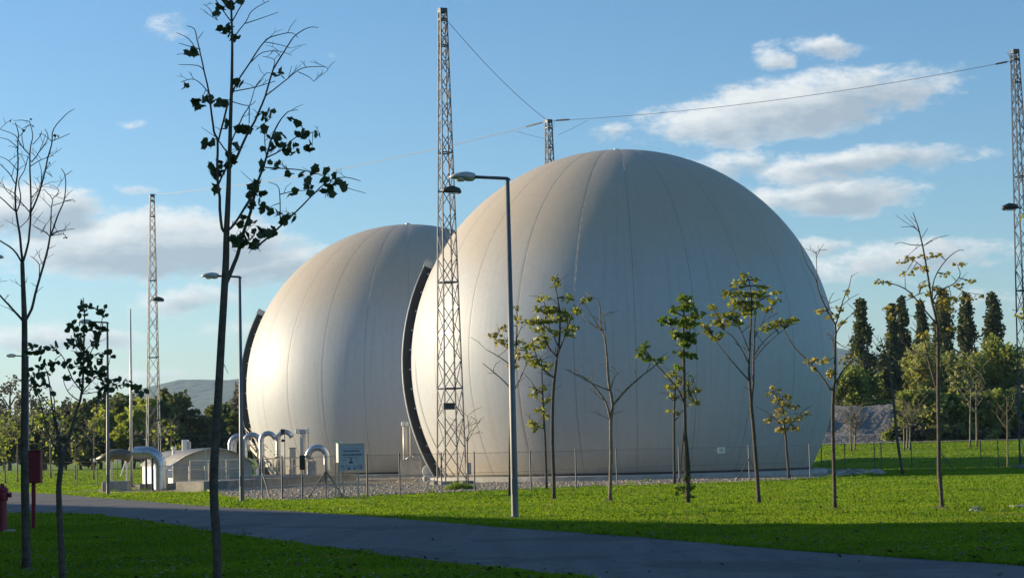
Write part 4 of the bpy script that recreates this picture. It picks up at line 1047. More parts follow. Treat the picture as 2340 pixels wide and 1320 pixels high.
def sapling(label, trunk, branches, clusters, leaf='leaf_green', leafpx=8, cat='tree', group='young trees', bark='bark', base=None, Y=None, obj_leaves=None, twig=True, depth=.55, stake=None, name='young_tree', cnt=1.0, zb=0.0, auto=14):
    b = gnd(trunk[0][0], trunk[0][1], zb) if Y is None else at(trunk[0][0], trunk[0][1], Y)
    Y = b.y; t = thing(name, Vector((b.x,b.y,zb)), label, cat, group); px = Y/FPX
    tp = [at(x, y, Y) for x, y, r in trunk]; tr = [r*px for x, y, r in trunk]
    tp[0].z = min(tp[0].z, zb)-.08
    nodes = []
    pts, rr = subdiv(tp, tr, .25*px); rr[0] *= 1.25
    m = MB(); m.tube(pts, rr, 9)
    nodes += [(p, r) for p, r in zip(pts, rr)][len(pts)//3:]
    m.build('trunk', bark, t, True)
    for br in branches:
        path = br[0]; r0, r1 = br[1], br[2]
        x0, y0 = path[0]
        st = at(x0, y0, Y); 
        # start at the depth of the nearest existing node
        nr = min(nodes, key=lambda q: (q[0].x-st.x)**2+(q[0].z-st.z)**2); dY = nr[0].y-Y
        ext = math.hypot(path[-1][0]-x0, path[-1][1]-y0)*px; slope = random.uniform(-1,1)*depth*ext
        P_ = [nr[0].lerp(st, .35) if (nr[0]-st).length < 14*px else st]; n = len(path)-1
        for i, (x, y) in enumerate(path):
            if i == 0: continue
            P_.append(at(x, y, Y+dY+slope*(i/n)))
        rad = [(r0+(r1-r0)*(i/n))*px for i in range(n+1)]
        q, rr = subdiv(P_, rad, .35*px)
        MB().tube(q, rr, 6).build('branch', bark, t, True); nodes += list(zip(q, rr))
    # fine twigs along the branches
    if auto:
        at_ = MB(); cand = nodes[len(nodes)//5:]
        for i in range(auto):
            b0, r0_ = random.choice(cand); Lg = random.uniform(18,52)*px; s_ = random.choice((-1,1))
            d = Vector((s_*random.uniform(.3,1), random.uniform(-.7,.7), random.uniform(.25,1.1))).normalized()
            m1 = b0+d*Lg*.5; d2 = (d+Vector((s_*random.uniform(-.2,.5),0,random.uniform(-.4,.35)))).normalized(); e = m1+d2*Lg*.5
            at_.tube([b0, m1, e], [min(r0_*.7,.9*px), .65*px, .4*px], 4)
            if random.random() < .6:
                d3 = (d+Vector((-s_*random.uniform(.2,.8),random.uniform(-.4,.4),random.uniform(-.2,.5)))).normalized(); at_.tube([m1, m1+d3*Lg*.35], [.55*px,.35*px], 4)
        at_.build('fine_twigs', bark, t)['kind'] = 'stuff'
    # leaves on short twigs
    cen = []; tw = MB(); per = []
    for c in clusters:
        cx, cy, rx, ry, k = c[:5]
        k = max(1, int(round(k*cnt)))
        c3 = at(cx, cy, Y); nr = min(nodes, key=lambda q: (q[0].x-c3.x)**2+(q[0].z-c3.z)**2+.15*abs(q[0].y-Y))
        dY = nr[0].y-Y
        c3 = at(cx, cy, Y+dY)
        nt = max(1, k//5)
        ends = []
        if twig:
            for j in range(nt):
                e = at(cx+random.uniform(-.8,.8)*rx, cy+random.uniform(-.7,.7)*ry, Y+dY+random.uniform(-1,1)*rx*px*.8)
                n2 = min(nodes, key=lambda q: (q[0]-e).length); mid = n2[0].lerp(e,.5)+Vector((0,0,random.uniform(-.02,.08)*(e-n2[0]).length))
                tw.tube([n2[0], mid, e], [min(n2[1], 1.1*px), .8*px, .45*px], 4)
        for j in range(k):
            a = random.uniform(0,6.28); q = math.sqrt(random.random())
            per.append(at(cx+rx*q*math.cos(a), cy+ry*q*math.sin(a), Y+dY+random.uniform(-1,1)*rx*px*.9))
    if tw.v: tw.build('twigs', bark, t)['kind'] = 'stuff'
    if per:
        if obj_leaves is not None:
            for p in per[:300]:
                o = link('leaf', obj_leaves, None, t); s = leafpx*px*random.uniform(.65,1.2)
                o.location = p-rootloc(t); o.scale = (s,s,s)
                o.rotation_euler = (random.uniform(0,6.28), random.gauss(0,.9), random.uniform(0,6.28))
        else:
            V, F = leaf_quads([tuple(p-rootloc(t)) for p in per], leafpx*px*1.15)
            link('crown', np_mesh('crown', V, F), leaf, t)
    if zb == 0.0 and Y < 75:
        q = []; nn = 14
        for j in range(nn): a = 2*math.pi*j/nn; rr_ = random.uniform(.16,.34); q.append((b.x+rr_*math.cos(a), b.y+rr_*math.sin(a)))
        mm = MB(); mm.add([(b.x,b.y,.05)]+[(x_,y_,-.03) for x_, y_ in q], [(0,1+j,1+(j+1)%nn) for j in range(nn)]); mm.build('soil_ring', 'soil', t, True)
    return t
def Z(pts, s, ox, oy): return [(ox+x/s, oy+y/s) for x, y in pts]
z3 = lambda *p: Z(p, 2.128, 380, 0)
z7 = lambda *p: Z(p, 2.0, 0, 240)
z1 = lambda *p: Z(p, 2.0, 0, 660)
z4 = lambda *p: Z(p, 2.2, 980, 600)
z5 = lambda *p: Z(p, 2.2, 1440, 600)
z6 = lambda *p: Z(p, 1.834, 1840, 480)
def C(f, *cl):
    out = []
    for (x, y, rx, ry, k) in cl:
        p = f((x, y))[0]; out.append((p[0], p[1], rx, ry, k))
    return out
SH = 'trees in the shaded grass strip'
sapling('slender maple with large dark leaves and a knotted trunk, in shaded grass', 
  [(497,1345,10.5),(496,1250,10),(488,1110,10),(497,940,9.5),(507,760,8.7),(515,620,8.2),(518,525,7),(524,380,5),(528,230,4),(531,120,3),(528,0,2.3),(526,-80,1.2)],
  [(z3((300,1120),(270,1110),(258,960),(248,850),(250,690),(232,640),(215,510),(205,440),(185,350),(165,260),(150,190),(135,140),(100,127)),4,.8),
   (z3((185,350),(155,320),(60,315)),1.3,.6),(z3((150,250),(110,190),(50,160)),1.3,.6),(z3((160,270),(110,262),(50,265)),1.2,.6),(z3((205,450),(160,400),(120,385),(70,400)),1.4,.6),(z3((155,190),(180,155)),1,.6),(z3((165,240),(110,225),(60,210)),1.2,.6),
   (z3((252,900),(270,860),(300,800)),2,2.4),(z3((250,690),(275,600),(300,500)),2,2.4),(z3((245,670),(280,720),(315,760)),1.6,1.8),
   (z3((285,1380),(318,1310),(350,1230),(375,1130),(410,1030),(440,900),(480,790),(510,680),(545,600),(590,545),(640,535)),5.4,.8),
   (z3((375,1140),(420,1200),(470,1175),(560,1095),(640,1020),(720,940),(790,880),(870,862),(945,880)),3,.7),(z3((800,880),(870,910),(970,940)),1,.6),(z3((555,1090),(553,940),(535,900),(495,885)),1.4,.6),(z3((553,945),(620,930),(690,925)),1.2,.7),
   (z3((300,1125),(330,1090),(400,980),(430,930)),3.2,2.4),
   (z3((325,790),(345,760),(390,660),(430,590),(480,470),(520,340),(575,250),(620,180),(690,135),(740,135)),3.6,.7),
   (z3((485,465),(570,400),(630,350),(680,328),(770,325),(785,340)),1.6,.6),(z3((640,350),(690,372),(718,397)),1,.6),
   (z3((318,460),(345,400),(410,300),(480,200),(540,172),(610,160),(640,185)),2.2,.6),(z3((480,205),(560,220),(605,235)),1,.6),(z3((410,305),(470,255),(550,250),(610,270)),1.2,.6),
   (z3((322,445),(430,425),(530,395)),1.5,.8),(z3((520,330),(525,290),(470,275)),1,.6),(z3((325,690),(370,570),(405,515),(430,430)),1.8,.8),(z3((405,515),(403,600)),1.2,1),(z3((320,500),(400,515),(435,490)),1.3,.7),(z3((430,430),(450,400),(490,355),(520,365)),1.2,.6),
   (z3((318,110),(240,0),(215,-40)),1.5,.9),(z3((320,105),(370,20),(400,-30)),1.5,.9),(z3((320,200),(345,160),(385,110),(420,50),(500,5)),1.8,.7),(z3((385,115),(460,90),(545,60)),1.2,.6),(z3((250,100),(215,50),(180,20)),1,.6),
   (z3((490,765),(560,730),(640,660),(740,640)),1.8,.8),(z3((480,815),(640,825),(750,850),(800,880)),1.6,.8),(z3((475,760),(478,650),(478,600)),1.2,.7)],
  C(z3,(300,140,18,16,8),(255,60,8,14,4),(315,15,22,8,6),(345,185,8,6,3),(125,240,10,6,3),(90,415,6,5,2),(180,485,22,12,8),(250,490,14,6,4),(290,500,12,8,4),(550,365,15,8,5),(355,410,5,4,2),(490,560,20,10,8),(620,580,18,8,4),(215,695,12,10,4),(370,635,14,10,6),(450,630,8,5,2),(540,660,20,6,5),(680,655,30,8,7),(520,715,22,8,7),(600,725,22,14,9),(690,710,12,8,4),(300,620,4,8,2),(335,720,4,8,2),(290,800,16,12,7),(265,830,12,12,5),(215,825,8,8,3),(240,860,8,8,3),(305,770,10,8,4),(520,810,16,6,5),(455,810,8,5,3),(600,825,6,8,2),(675,850,6,8,2),(720,835,10,5,3),(775,855,8,8,2),(820,860,8,6,2),(435,905,10,6,4),(435,945,24,8,7),(615,940,8,10,2),(700,920,10,6,4),(800,900,8,6,3),(845,910,10,8,3),(775,940,10,8,3),(230,920,10,6,3),(425,1000,20,8,6),(490,1010,12,12,5),(535,1035,8,6,2),(600,1065,14,8,5),(625,1035,3,3,1),(400,1075,14,14,5),(480,1120,25,10,8),(400,1170,28,20,16),(345,1170,14,14,7),(455,1215,8,8,3),(410,1225,8,8,3),(270,1140,12,10,5),(320,1150,6,6,2),(320,1215,8,6,3))+[(517,853,6,8,4),(497,880,8,4,3),(532,628,12,6,4)],
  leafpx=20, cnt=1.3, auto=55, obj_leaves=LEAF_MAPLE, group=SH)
sapling('tall bare forked tree with a few seed heads, in shaded grass beside the red cabinet',
  [(62,1300,10.5),(58,1150,9.5),(56,1000,8.2),(56,850,7.2),(56,735,6.6),(53,660,5.4),(51,600,4.8)],
  [(z7((100,725),(110,700),(130,620),(140,490),(138,300),(138,200),(150,140),(135,75)),3.6,.8),(z7((140,490),(180,400),(210,280),(235,180),(245,110),(300,45),(340,18)),2.4,.7),(z7((235,165),(275,150),(320,130)),1,.6),
   (z7((102,720),(100,690),(90,590),(75,500),(70,400),(82,280),(80,190),(85,130),(70,80)),3.2,.8),(z7((75,490),(95,430),(85,350),(110,300),(130,230)),1.6,.8),(z7((70,360),(40,310),(0,270),(-30,240)),1.4,.7),(z7((65,480),(0,420),(-40,400)),1.6,.8),
   (z7((135,490),(100,450),(60,400),(0,370)),1.4,.7),(z7((138,230),(100,190),(70,140),(0,110)),1.4,.7),(z7((85,200),(40,160),(0,150)),1.1,.6),(z7((145,260),(180,215),(220,150),(205,110)),1.4,.7),(z7((80,300),(40,255),(0,235)),1.1,.6),
   (z7((138,280),(190,250),(245,230)),1.1,.6),(z7((140,420),(165,400),(185,360)),1.1,.6),(z7((185,390),(190,320),(180,260)),1.2,.6),(z7((110,200),(100,140),(110,110)),1,.6),(z7((150,180),(185,140),(190,120)),1,.6),(z7((205,300),(240,330)),.9,.5),(z7((90,560),(130,520),(135,480)),1,.7),(z7((70,440),(30,390),(10,350)),1.1,.6),
   (z7((112,990),(145,930),(170,830),(210,690),(230,600),(265,500),(295,430),(300,330),(280,290)),3.8,.7),(z7((300,320),(330,300)),.9,.5),(z7((295,440),(340,435)),.9,.5),(z7((230,590),(235,470),(240,430),(200,385)),1.5,.7),(z7((240,430),(270,390),(235,365)),1,.6),(z7((240,460),(300,440)),1,.6),(z7((235,600),(270,575),(340,565)),1.2,.6),(z7((230,605),(290,590),(300,605)),1,.6),(z7((225,610),(205,580),(150,550)),1.1,.6),(z7((195,580),(210,545),(185,585)),.9,.6),(z7((215,660),(255,640)),.9,.5),(z7((175,810),(180,730),(140,690)),1.3,.7),
   (z7((104,990),(60,935),(0,870),(-60,800)),3,1.5),(z7((100,720),(60,660),(0,620),(-60,590)),2.4,1.2),(z7((100,740),(112,820),(110,860)),1.2,1.2)],
  [(27,274,5,3,2),(67,277,4,3,3),(49,295,3,3,1),(131,307,4,4,2),(93,305,3,3,1),(113,370,2,2,1),(170,457,3,4,2),(150,543,4,3,2),(145,528,2,2,1),(25,335,2,2,1),(73,285,2,2,1)],
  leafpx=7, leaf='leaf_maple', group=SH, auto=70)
sapling('small spreading tree with dense dark leaves in shaded grass, in front of the road bend',
  [(144,1338,8.2),(140,1250,7.4),(134,1130,6.4),(138,1080,6.2),(145,1025,6)],
  [(z1((288,750),(310,700),(340,590),(375,470),(380,350),(385,200),(385,100),(380,40)),4.6,.9),(z1((288,760),(270,690),(245,580),(225,430),(215,380)),3,1),(z1((285,780),(215,640),(180,500),(140,410)),2,.8),(z1((268,690),(250,560),(245,490),(230,440)),1.8,.9),(z1((245,560),(200,500),(150,450)),1.4,.8),
   (z1((375,470),(330,410),(310,360),(280,300),(240,270)),1.8,.8),(z1((365,510),(330,490),(300,450),(285,400)),1.6,.8),(z1((372,480),(440,400),(490,380)),1.6,.8),(z1((345,600),(400,540),(500,470),(580,430),(640,455)),1.8,.7),(z1((380,350),(420,280),(450,200),(480,90)),1.6,.8),(z1((370,490),(440,470),(520,440)),1.4,.7),(z1((340,600),(360,580),(400,540)),1.4,.8),(z1((382,300),(350,250),(330,170)),1.2,.7)],
  C(z1,(385,90,14,18,11),(460,110,14,14,9),(330,170,12,10,6),(400,190,30,18,20),(450,190,14,12,9),(350,240,22,16,17),(440,240,12,8,5),(250,270,10,8,6),(390,300,18,16,16),(460,310,16,12,10),(510,310,4,6,3),(260,330,10,8,6),(380,360,26,16,20),(300,340,10,8,5),(450,390,24,14,16),(150,290,14,18,12),(180,360,12,14,10),(220,370,14,10,10),(190,440,14,12,10),(150,400,10,12,7),(370,420,14,8,7),(490,430,18,12,10),(540,420,16,12,9),(590,430,12,8,6),(640,455,10,5,5),(290,400,8,8,3),(255,485,3,3,1),(470,460,10,6,4)),
  leafpx=19, cnt=1.15, obj_leaves=LEAF_OVAL, group=SH)

YG = 'young trees on the sunlit lawn'
sapling('young tree with tall leafy crown between the street lamp and a bare forked tree',
  [(1266,1140,4.4),(1264,1060,4.1),(1262,990,4),(1263,925,3.7),(1267,862,3.5),(1273,814,3),(1278,782,2.5),(1280,736,2),(1278,700,1.5),(1267,645,.9)],
  [(z4((630,580),(580,540),(540,470),(520,380)),2.2,.9),(z4((640,480),(600,420),(575,340),(590,240),(570,180)),2.2,.8),(z4((645,470),(690,350),(720,260),(780,190)),2.2,.8),(z4((655,420),(620,360),(600,300)),1.4,.7),(z4((690,360),(740,380)),1.1,.6)],
  C(z4,(630,80,9,5,6),(650,110,9,3,5),(570,175,18,7,13),(700,175,14,6,10),(785,185,10,6,8),(540,235,8,4,6),(600,240,22,10,24),(660,250,18,10,16),(740,235,14,6,10),(530,300,16,10,18),(610,290,16,8,14),(690,280,16,8,12),(560,340,22,8,16),(720,330,14,8,11),(640,345,12,6,10),(570,385,20,8,14),(520,420,16,8,12),(560,420,12,6,8),(540,500,18,9,16),(590,520,10,6,9),(500,480,8,8,7),(710,360,12,4,6)), leafpx=9, group=YG, cnt=2.62)
sapling('thin young tree with dull leaves directly behind the street lamp on the lawn',
  [(1165,1133,3),(1165,1020,2.9),(1170,890,2.7),(1176,842,2.2),(1180,780,1.6),(1182,730,1.1),(1180,705,.7)],
  [(z4((425,640),(350,570),(270,505)),1.7,.7),(z4((430,520),(350,470),(285,435)),1.5,.6),(z4((438,440),(380,420),(320,370)),1.3,.6),(z4((430,640),(460,580),(490,510)),1.5,.7),(z4((440,380),(470,310)),1.1,.6)],
  [(1180,705,6,4,4),(1185,730,12,8,9),(1150,750,10,6,7),(1130,765,12,8,10),(1150,780,16,8,11),(1188,785,14,10,11),(1190,815,18,10,13),(1208,800,10,8,6),(1178,835,6,4,4),(1158,832,4,3,2)], leafpx=8, leaf='leaf_yellow', group=YG, cnt=2.45)
sapling('slim low young tree with sparse crown close beside the tall leafy one',
  [(1249,1118,3),(1245,1000,2.8),(1241,930,2.4),(1238,850,1.6),(1236,815,.8)],
  [([(1243,985),(1232,975),(1220,965)],1.3,.7),([(1241,930),(1250,915),(1256,900)],1.2,.6),([(1240,900),(1228,890),(1216,880)],1.2,.6)],
  [(1240,885,12,8,9),(1222,900,10,8,8),(1250,915,10,8,8),(1235,935,14,8,10),(1215,965,10,8,8),(1230,975,18,8,11),(1250,950,6,6,5)], leafpx=8, group=YG, cnt=2.45)
sapling('bare forked young tree on the sunlit lawn before the shaded dome',
  [(1394,1143,4.2),(1396,1040,4.1),(1396,960,4),(1400,923,3.7),(1391,873,3.2),(1387,818,2.6),(1382,773,2.1),(1373,745,1.6),(1371,700,1.2),(1362,682,.9),(1344,677,.6)],
  [(z4((912,790),(890,700),(830,620),(780,575),(710,550)),2.8,.8),(z4((870,350),(820,270),(780,200)),1.4,.6),(z4((890,420),(885,310),(875,260)),1.4,.6),(z4((912,645),(830,610),(730,560)),2,.7),(z4((925,715),(1000,630),(1070,570),(1140,515),(1210,470)),2.8,.8),(z4((915,640),(935,570),(950,555),(920,520)),1.3,.6),(z4((1050,590),(1030,530)),.9,.5),(z4((865,340),(830,320),(795,300)),1,.5),(z4((820,600),(825,560)),.9,.5)], [], group=YG, bark='bark_pale', auto=26)
sapling('young tree with dense deep green crown and leaf sprouts at its foot',
  [(1573,1150,4.6),(1568,1060,4.1),(1565,950,4),(1563,850,3.5),(1562,780,2.8),(1563,700,1.6),(1563,680,.8)],
  [(z5((268,720),(230,620),(130,510),(80,440)),2.2,.8),(z5((272,420),(230,350),(190,300)),1.6,.8),(z5((272,400),(310,320),(340,260)),1.6,.8),(z5((272,470),(310,465)),1,.6)],
  C(z5,(270,180,14,6,14),(290,220,20,10,26),(220,240,12,6,10),(330,260,16,8,18),(170,290,12,8,12),(220,300,14,8,15),(290,300,24,12,36),(240,360,18,10,24),(300,370,16,10,18),(270,405,16,8,18),(320,400,8,4,6),(260,455,12,6,10),(310,465,12,8,12),(250,525,10,6,8),(80,420,10,5,8),(50,460,12,6,11),(90,480,14,6,10),(150,490,10,4,6),(280,1080,6,6,7),(260,1140,10,8,10),(300,1130,7,8,8),(290,1170,7,6,7)), leafpx=9.5, leaf='leaf_deep', group=YG, cnt=2.62)
sapling('slight young tree with low sparse crown just behind the deep green one',
  [(1541,1105,3.2),(1540,1010,3),(1541,920,2.4),(1546,860,1.2)],
  [([(1541,962),(1550,952),(1556,943)],1.4,.8),([(1541,910),(1565,895),(1590,885)],1.2,.6)],
  [(1538,855,14,8,11),(1530,885,10,6,8),(1560,875,18,10,12),(1590,890,14,6,10),(1535,905,10,5,7),(1570,900,14,8,10),(1590,920,10,6,8),(1540,940,12,5,7),(1580,858,4,3,3)], leafpx=8.5, group=YG, cnt=2.45)
sapling('young twin stemmed tree with broad umbrella crown before the shaded dome',
  [(1735,1150,5),(1728,1060,4.6),(1720,960,4.3),(1716,915,4),(1713,870,3),(1712,830,2.5),(1715,750,2),(1718,690,1.5),(1712,640,.9)],
  [([(1718,920),(1722,850),(1724,760),(1727,690)],3,1.2),([(1713,872),(1660,810),(1630,770)],1.8,.7),([(1712,835),(1680,775),(1655,755)],1.8,.7),([(1713,800),(1695,760),(1685,735)],1.5,.7),([(1723,812),(1745,780),(1785,745)],1.7,.7),([(1722,824),(1748,790),(1792,752)],1.5,.7),([(1725,770),(1740,740),(1752,715)],1.3,.7)],
  C(z5,(570,65,10,6,8),(620,85,8,4,5),(550,105,16,6,12),(680,120,12,5,8),(490,155,12,6,10),(560,160,22,10,24),(640,160,18,8,17),(725,150,10,5,7),(720,190,14,6,10),(540,210,24,10,27),(620,215,18,10,20),(690,235,16,5,10),(415,225,10,5,8),(420,260,10,4,5),(500,260,22,8,20),(590,250,18,8,14),(440,300,16,7,15),(520,300,22,6,14),(375,315,12,5,9),(390,340,12,6,10),(440,370,14,8,12),(820,285,14,6,11),(770,300,18,7,14),(720,310,14,6,11),(680,330,12,4,7)), leafpx=9, leaf='leaf_green', group=YG, cnt=2.62)
sapling('small leaning young tree with loose yellowish crown at the dome foot',
  [(1803,1093,3.6),(1798,1030,3),(1794,985,2.4),(1790,940,1.6),(1788,905,.8)],
  [([(1794,985),(1775,960),(1758,950)],1.2,.6),([(1794,980),(1815,960),(1840,948)],1.2,.6),([(1790,940),(1775,910),(1765,888)],1,.5)],
  C(z5,(720,625,5,3,5),(745,640,5,3,4),(700,655,5,3,4),(785,670,10,6,9),(735,690,8,6,8),(780,710,16,8,14),(830,720,6,4,5),(750,750,16,8,14),(690,790,10,5,7),(780,790,20,8,16),(850,780,14,8,10),(900,755,4,4,3),(760,840,14,6,11),(830,830,14,6,10)), leafpx=7.5, leaf='leaf_yellow', group=YG, cnt=2.62)
sapling('young tree with thin crooked limbs and few leaves at the shaded rim of the dome',
  [(1908,1162,4.6),(1905,1060,4.4),(1903,950,4.1),(1905,895,3.8),(1908,855,3.1),(1908,795,2.6),(1910,750,2.3),(1904,732,2),(1890,709,1.8),(1872,668,1.5),(1863,636,1.2),(1842,600,.9),(1828,560,.6)],
  [(z5((1010,640),(960,570),(910,510),(830,430),(780,350),(765,320)),2.4,.9),(z5((1028,620),(1070,540),(1130,480),(1170,440)),2,.8),(z5((1025,480),(1015,380),(985,350)),1.4,.6),(z5((1040,350),(1080,290),(1140,240)),1.3,.6),(z5((1035,320),(1070,190),(1100,120),(1115,60)),1.6,.6),(z5((1060,220),(1100,185),(1150,155)),1.1,.5),([(1867,645),(1866,600),(1867,575),(1890,570)],1,.5),([(1867,580),(1855,568)],.8,.5),(z5((1000,240),(1005,180),(1025,150)),1,.5),(z5((1030,400),(1080,430)),.9,.5),(z5((1010,210),(1060,180)),.8,.5)],
  C(z5,(1090,150,6,4,5),(955,245,12,5,9),(1050,235,12,5,9),(1020,270,14,6,11),(1060,300,10,5,8),(940,490,14,5,10),(990,490,8,4,6),(890,500,6,3,4),(1010,550,8,8,9),(930,530,8,3,5),(1090,490,16,8,14),(1130,470,14,8,12),(1000,570,5,4,4)), leafpx=8, leaf='leaf_yellow', group=YG, cnt=2.27)
sapling('tall young tree with airy yellowing crown and wrapped trunk before the poplars',
  [(2153,1160,4.8),(2150,1120,4.5),(2147,1085,6),(2146,1060,4.6),(2144,900,4.2),(2144,800,3.6),(2141,740,3),(2130,690,2.6),(2118,615,2.2),(2108,560,1.8),(2098,520,1.4),(2086,485,.8)],
  [(z6((550,760),(530,680),(510,600),(495,540),(440,490)),2.6,.9),(z6((510,605),(450,590),(400,540)),1.6,.8),(z6((555,565),(500,540),(460,510)),1.4,.7),(z6((548,480),(470,380),(420,330),(350,305),(290,305)),2,.7),(z6((530,400),(560,340),(620,310),(650,270),(640,230),(670,220)),1.7,.6),(z6((525,370),(540,290),(590,210),(640,170),(665,170)),1.6,.6),(z6((510,270),(470,220),(430,190)),1.2,.6),(z6((500,150),(440,145),(400,135),(375,145)),1.1,.5),(z6((505,150),(540,120),(600,105)),1.1,.5),(z6((480,90),(450,70),(400,72)),1,.5),(z6((640,320),(660,340),(740,355)),1,.6),(z6((565,495),(590,450),(620,420)),1.3,.6),(z6((480,350),(440,370),(350,410)),1.1,.6),(z6((500,450),(420,440),(345,450)),1,.5),(z6((495,110),(515,75)),.8,.5),(z6((470,60),(440,25)),.8,.5)],
  C(z6,(440,200,12,4,7),(490,195,10,4,6),(550,185,16,5,8),(405,220,6,4,5),(430,265,14,4,8),(490,245,12,6,8),(590,270,16,4,7),(650,225,12,5,7),(700,295,12,3,6),(310,300,14,4,8),(350,305,6,3,4),(500,320,20,8,12),(510,350,14,4,7),(570,340,16,5,9),(640,320,10,5,6),(690,370,14,4,7),(740,355,4,3,2),(600,375,24,10,22),(580,405,20,8,15),(350,410,14,4,8),(350,450,10,5,7),(440,355,5,4,4),(480,380,10,4,5),(620,420,8,4,5),(615,495,10,5,6),(500,520,16,6,10),(350,525,6,3,4)), leafpx=8, leaf='leaf_yellow', group=YG, cnt=2.36)
sapling('dark leaning young tree by the far fence posts below the poplars',
  [(2063,1083,3.6),(2050,1000,3.3),(2040,900,3),(2030,840,2.4),(2022,805,1.6),(2012,770,.8)],
  [([(2028,830),(2018,810),(2004,795)],1.2,.6),([(2030,840),(2045,815),(2055,800)],1.2,.6)],
  [(2030,808,20,8,12),(2014,790,12,8,8),(2045,825,10,6,6),(2045,940,14,10,10)], leafpx=7, leaf='foliage_dark', group=YG)
sapling('young tree with leaf sprays on the lawn beyond the mast by the poplars',
  [(2440,1165,4.8),(2436,1000,4.4),(2430,850,3.8),(2425,700,3),(2420,560,2),(2418,470,1)],
  [([(2430,790),(2390,750),(2345,718)],2,.8),([(2424,640),(2385,560),(2345,505)],1.8,.8),([(2426,690),(2470,620),(2500,560)],1.8,.8),([(2428,760),(2480,720),(2520,690)],1.8,.8)],
  [(2334,715,16,12,22),(2345,500,12,10,14),(2370,700,20,14,20),(2385,540,22,16,20),(2420,500,20,20,24),(2490,570,22,18,22),(2510,700,22,16,20),(2420,600,20,16,18)], leafpx=9, group=YG)
sapling('leafless sapling stem beside the mast foot, before the dome',
  [(1070,1108,1.6),(1068,1010,1.4),(1072,985,1),(1068,950,.6)],
  [([(1069,1005),(1080,985),(1095,962)],.9,.5),([(1070,1010),(1058,985),(1050,970)],.8,.4)], [], group=YG, bark='bark_pale', depth=.3)
# far saplings on the raised lawn and left lawn
def far_sapling(px, py, top, Y, leaf, label, lean=0, crown=(.35,.14), k=30, group='far saplings', r=2.2, lp=5):
    z = float(gz(at(px,py,Y).x, Y)); b = at(px,py,Y); yb = py
    h = yb-top; x1 = px+lean
    cl = [(x1+random.uniform(-1,1)*crown[1]*h, top+random.uniform(0,1)*crown[0]*h, crown[1]*h*.55, crown[0]*h*.22, k//6) for i in range(8)]
    br = [([(px+lean*.5, yb-h*f), (px+lean*.5+s*crown[1]*h, yb-h*(f+.2))], r*.5, .5) for f, s in ((.5,-1),(.58,1),(.68,-1),(.75,1))]
    sapling(label, [(px,yb,r),(px+lean*.4,yb-h*.4,r*.8),(x1,yb-h*.97,.6)], br, cl, leaf=leaf, leafpx=lp, group=group, Y=Y, zb=z, bark='bark_pale')
def ybase(px, Y):
    x = at(px,1040,Y).x; z = float(gz(x,Y))
    # pixel row of that ground point
    d = Vector((x,Y,z))-CAM; return 660 - FPX*d.dot(CU)/d.dot(F0)
for px, top, Y, leaf, lean, lab in ((2216,828,160,'foliage_bright',4,'slim sapling with bright yellow green tip before the bushes'),(2232,868,162,'foliage_olive',-2,'slim sapling with olive tip close to the bright tipped one'),(1945,928,158,'foliage_grey',-3,'pale sapling nearest the quarry bank and the dome'),(1953,950,160,'foliage_grey',2,'short pale sapling by the quarry bank'),(2066,935,158,'foliage_olive',0,'sapling with pale stem in the trio before the quarry bank'),(2073,928,161,'foliage_olive',1,'middle sapling of the trio before the quarry bank'),(2079,934,158,'foliage_olive',3,'thin sapling at the outer side of the trio by the quarry bank'),(2303,900,118,'foliage_dark',-2,'dark thin sapling between fence posts near the mast by the poplars')):
    far_sapling(px, ybase(px,Y), top, Y, leaf, lab, lean)
for px, top, Y, leaf, lab, k in ((214,938,150,'foliage_bright','light green sapling on the lawn before the wood',60),(172,995,150,'foliage_bright','short light green sapling on the lawn before the wood',24),(12,940,140,'foliage_bright','bright green young tree on the lawn beyond the hydrant',150),(40,935,143,'foliage_bright','bright green young tree behind the tall bare tree',150),(-12,950,138,'foliage_bright','bright green young tree at the road end of the lawn',120),(116,930,155,'foliage_bright','yellow green young tree behind the small dark leafy tree',110),(362,965,175,'foliage_bright','light green sapling at the wood edge behind the mast',40),(392,960,178,'foliage_bright','slim yellow green sapling at the wood edge above the vaulted hall',40)):
    far_sapling(px, ybase(px,Y), top, Y, leaf, lab, random.uniform(-3,3), crown=(.62,.24 if k > 70 else .14), k=k, r=2.0, lp=7)

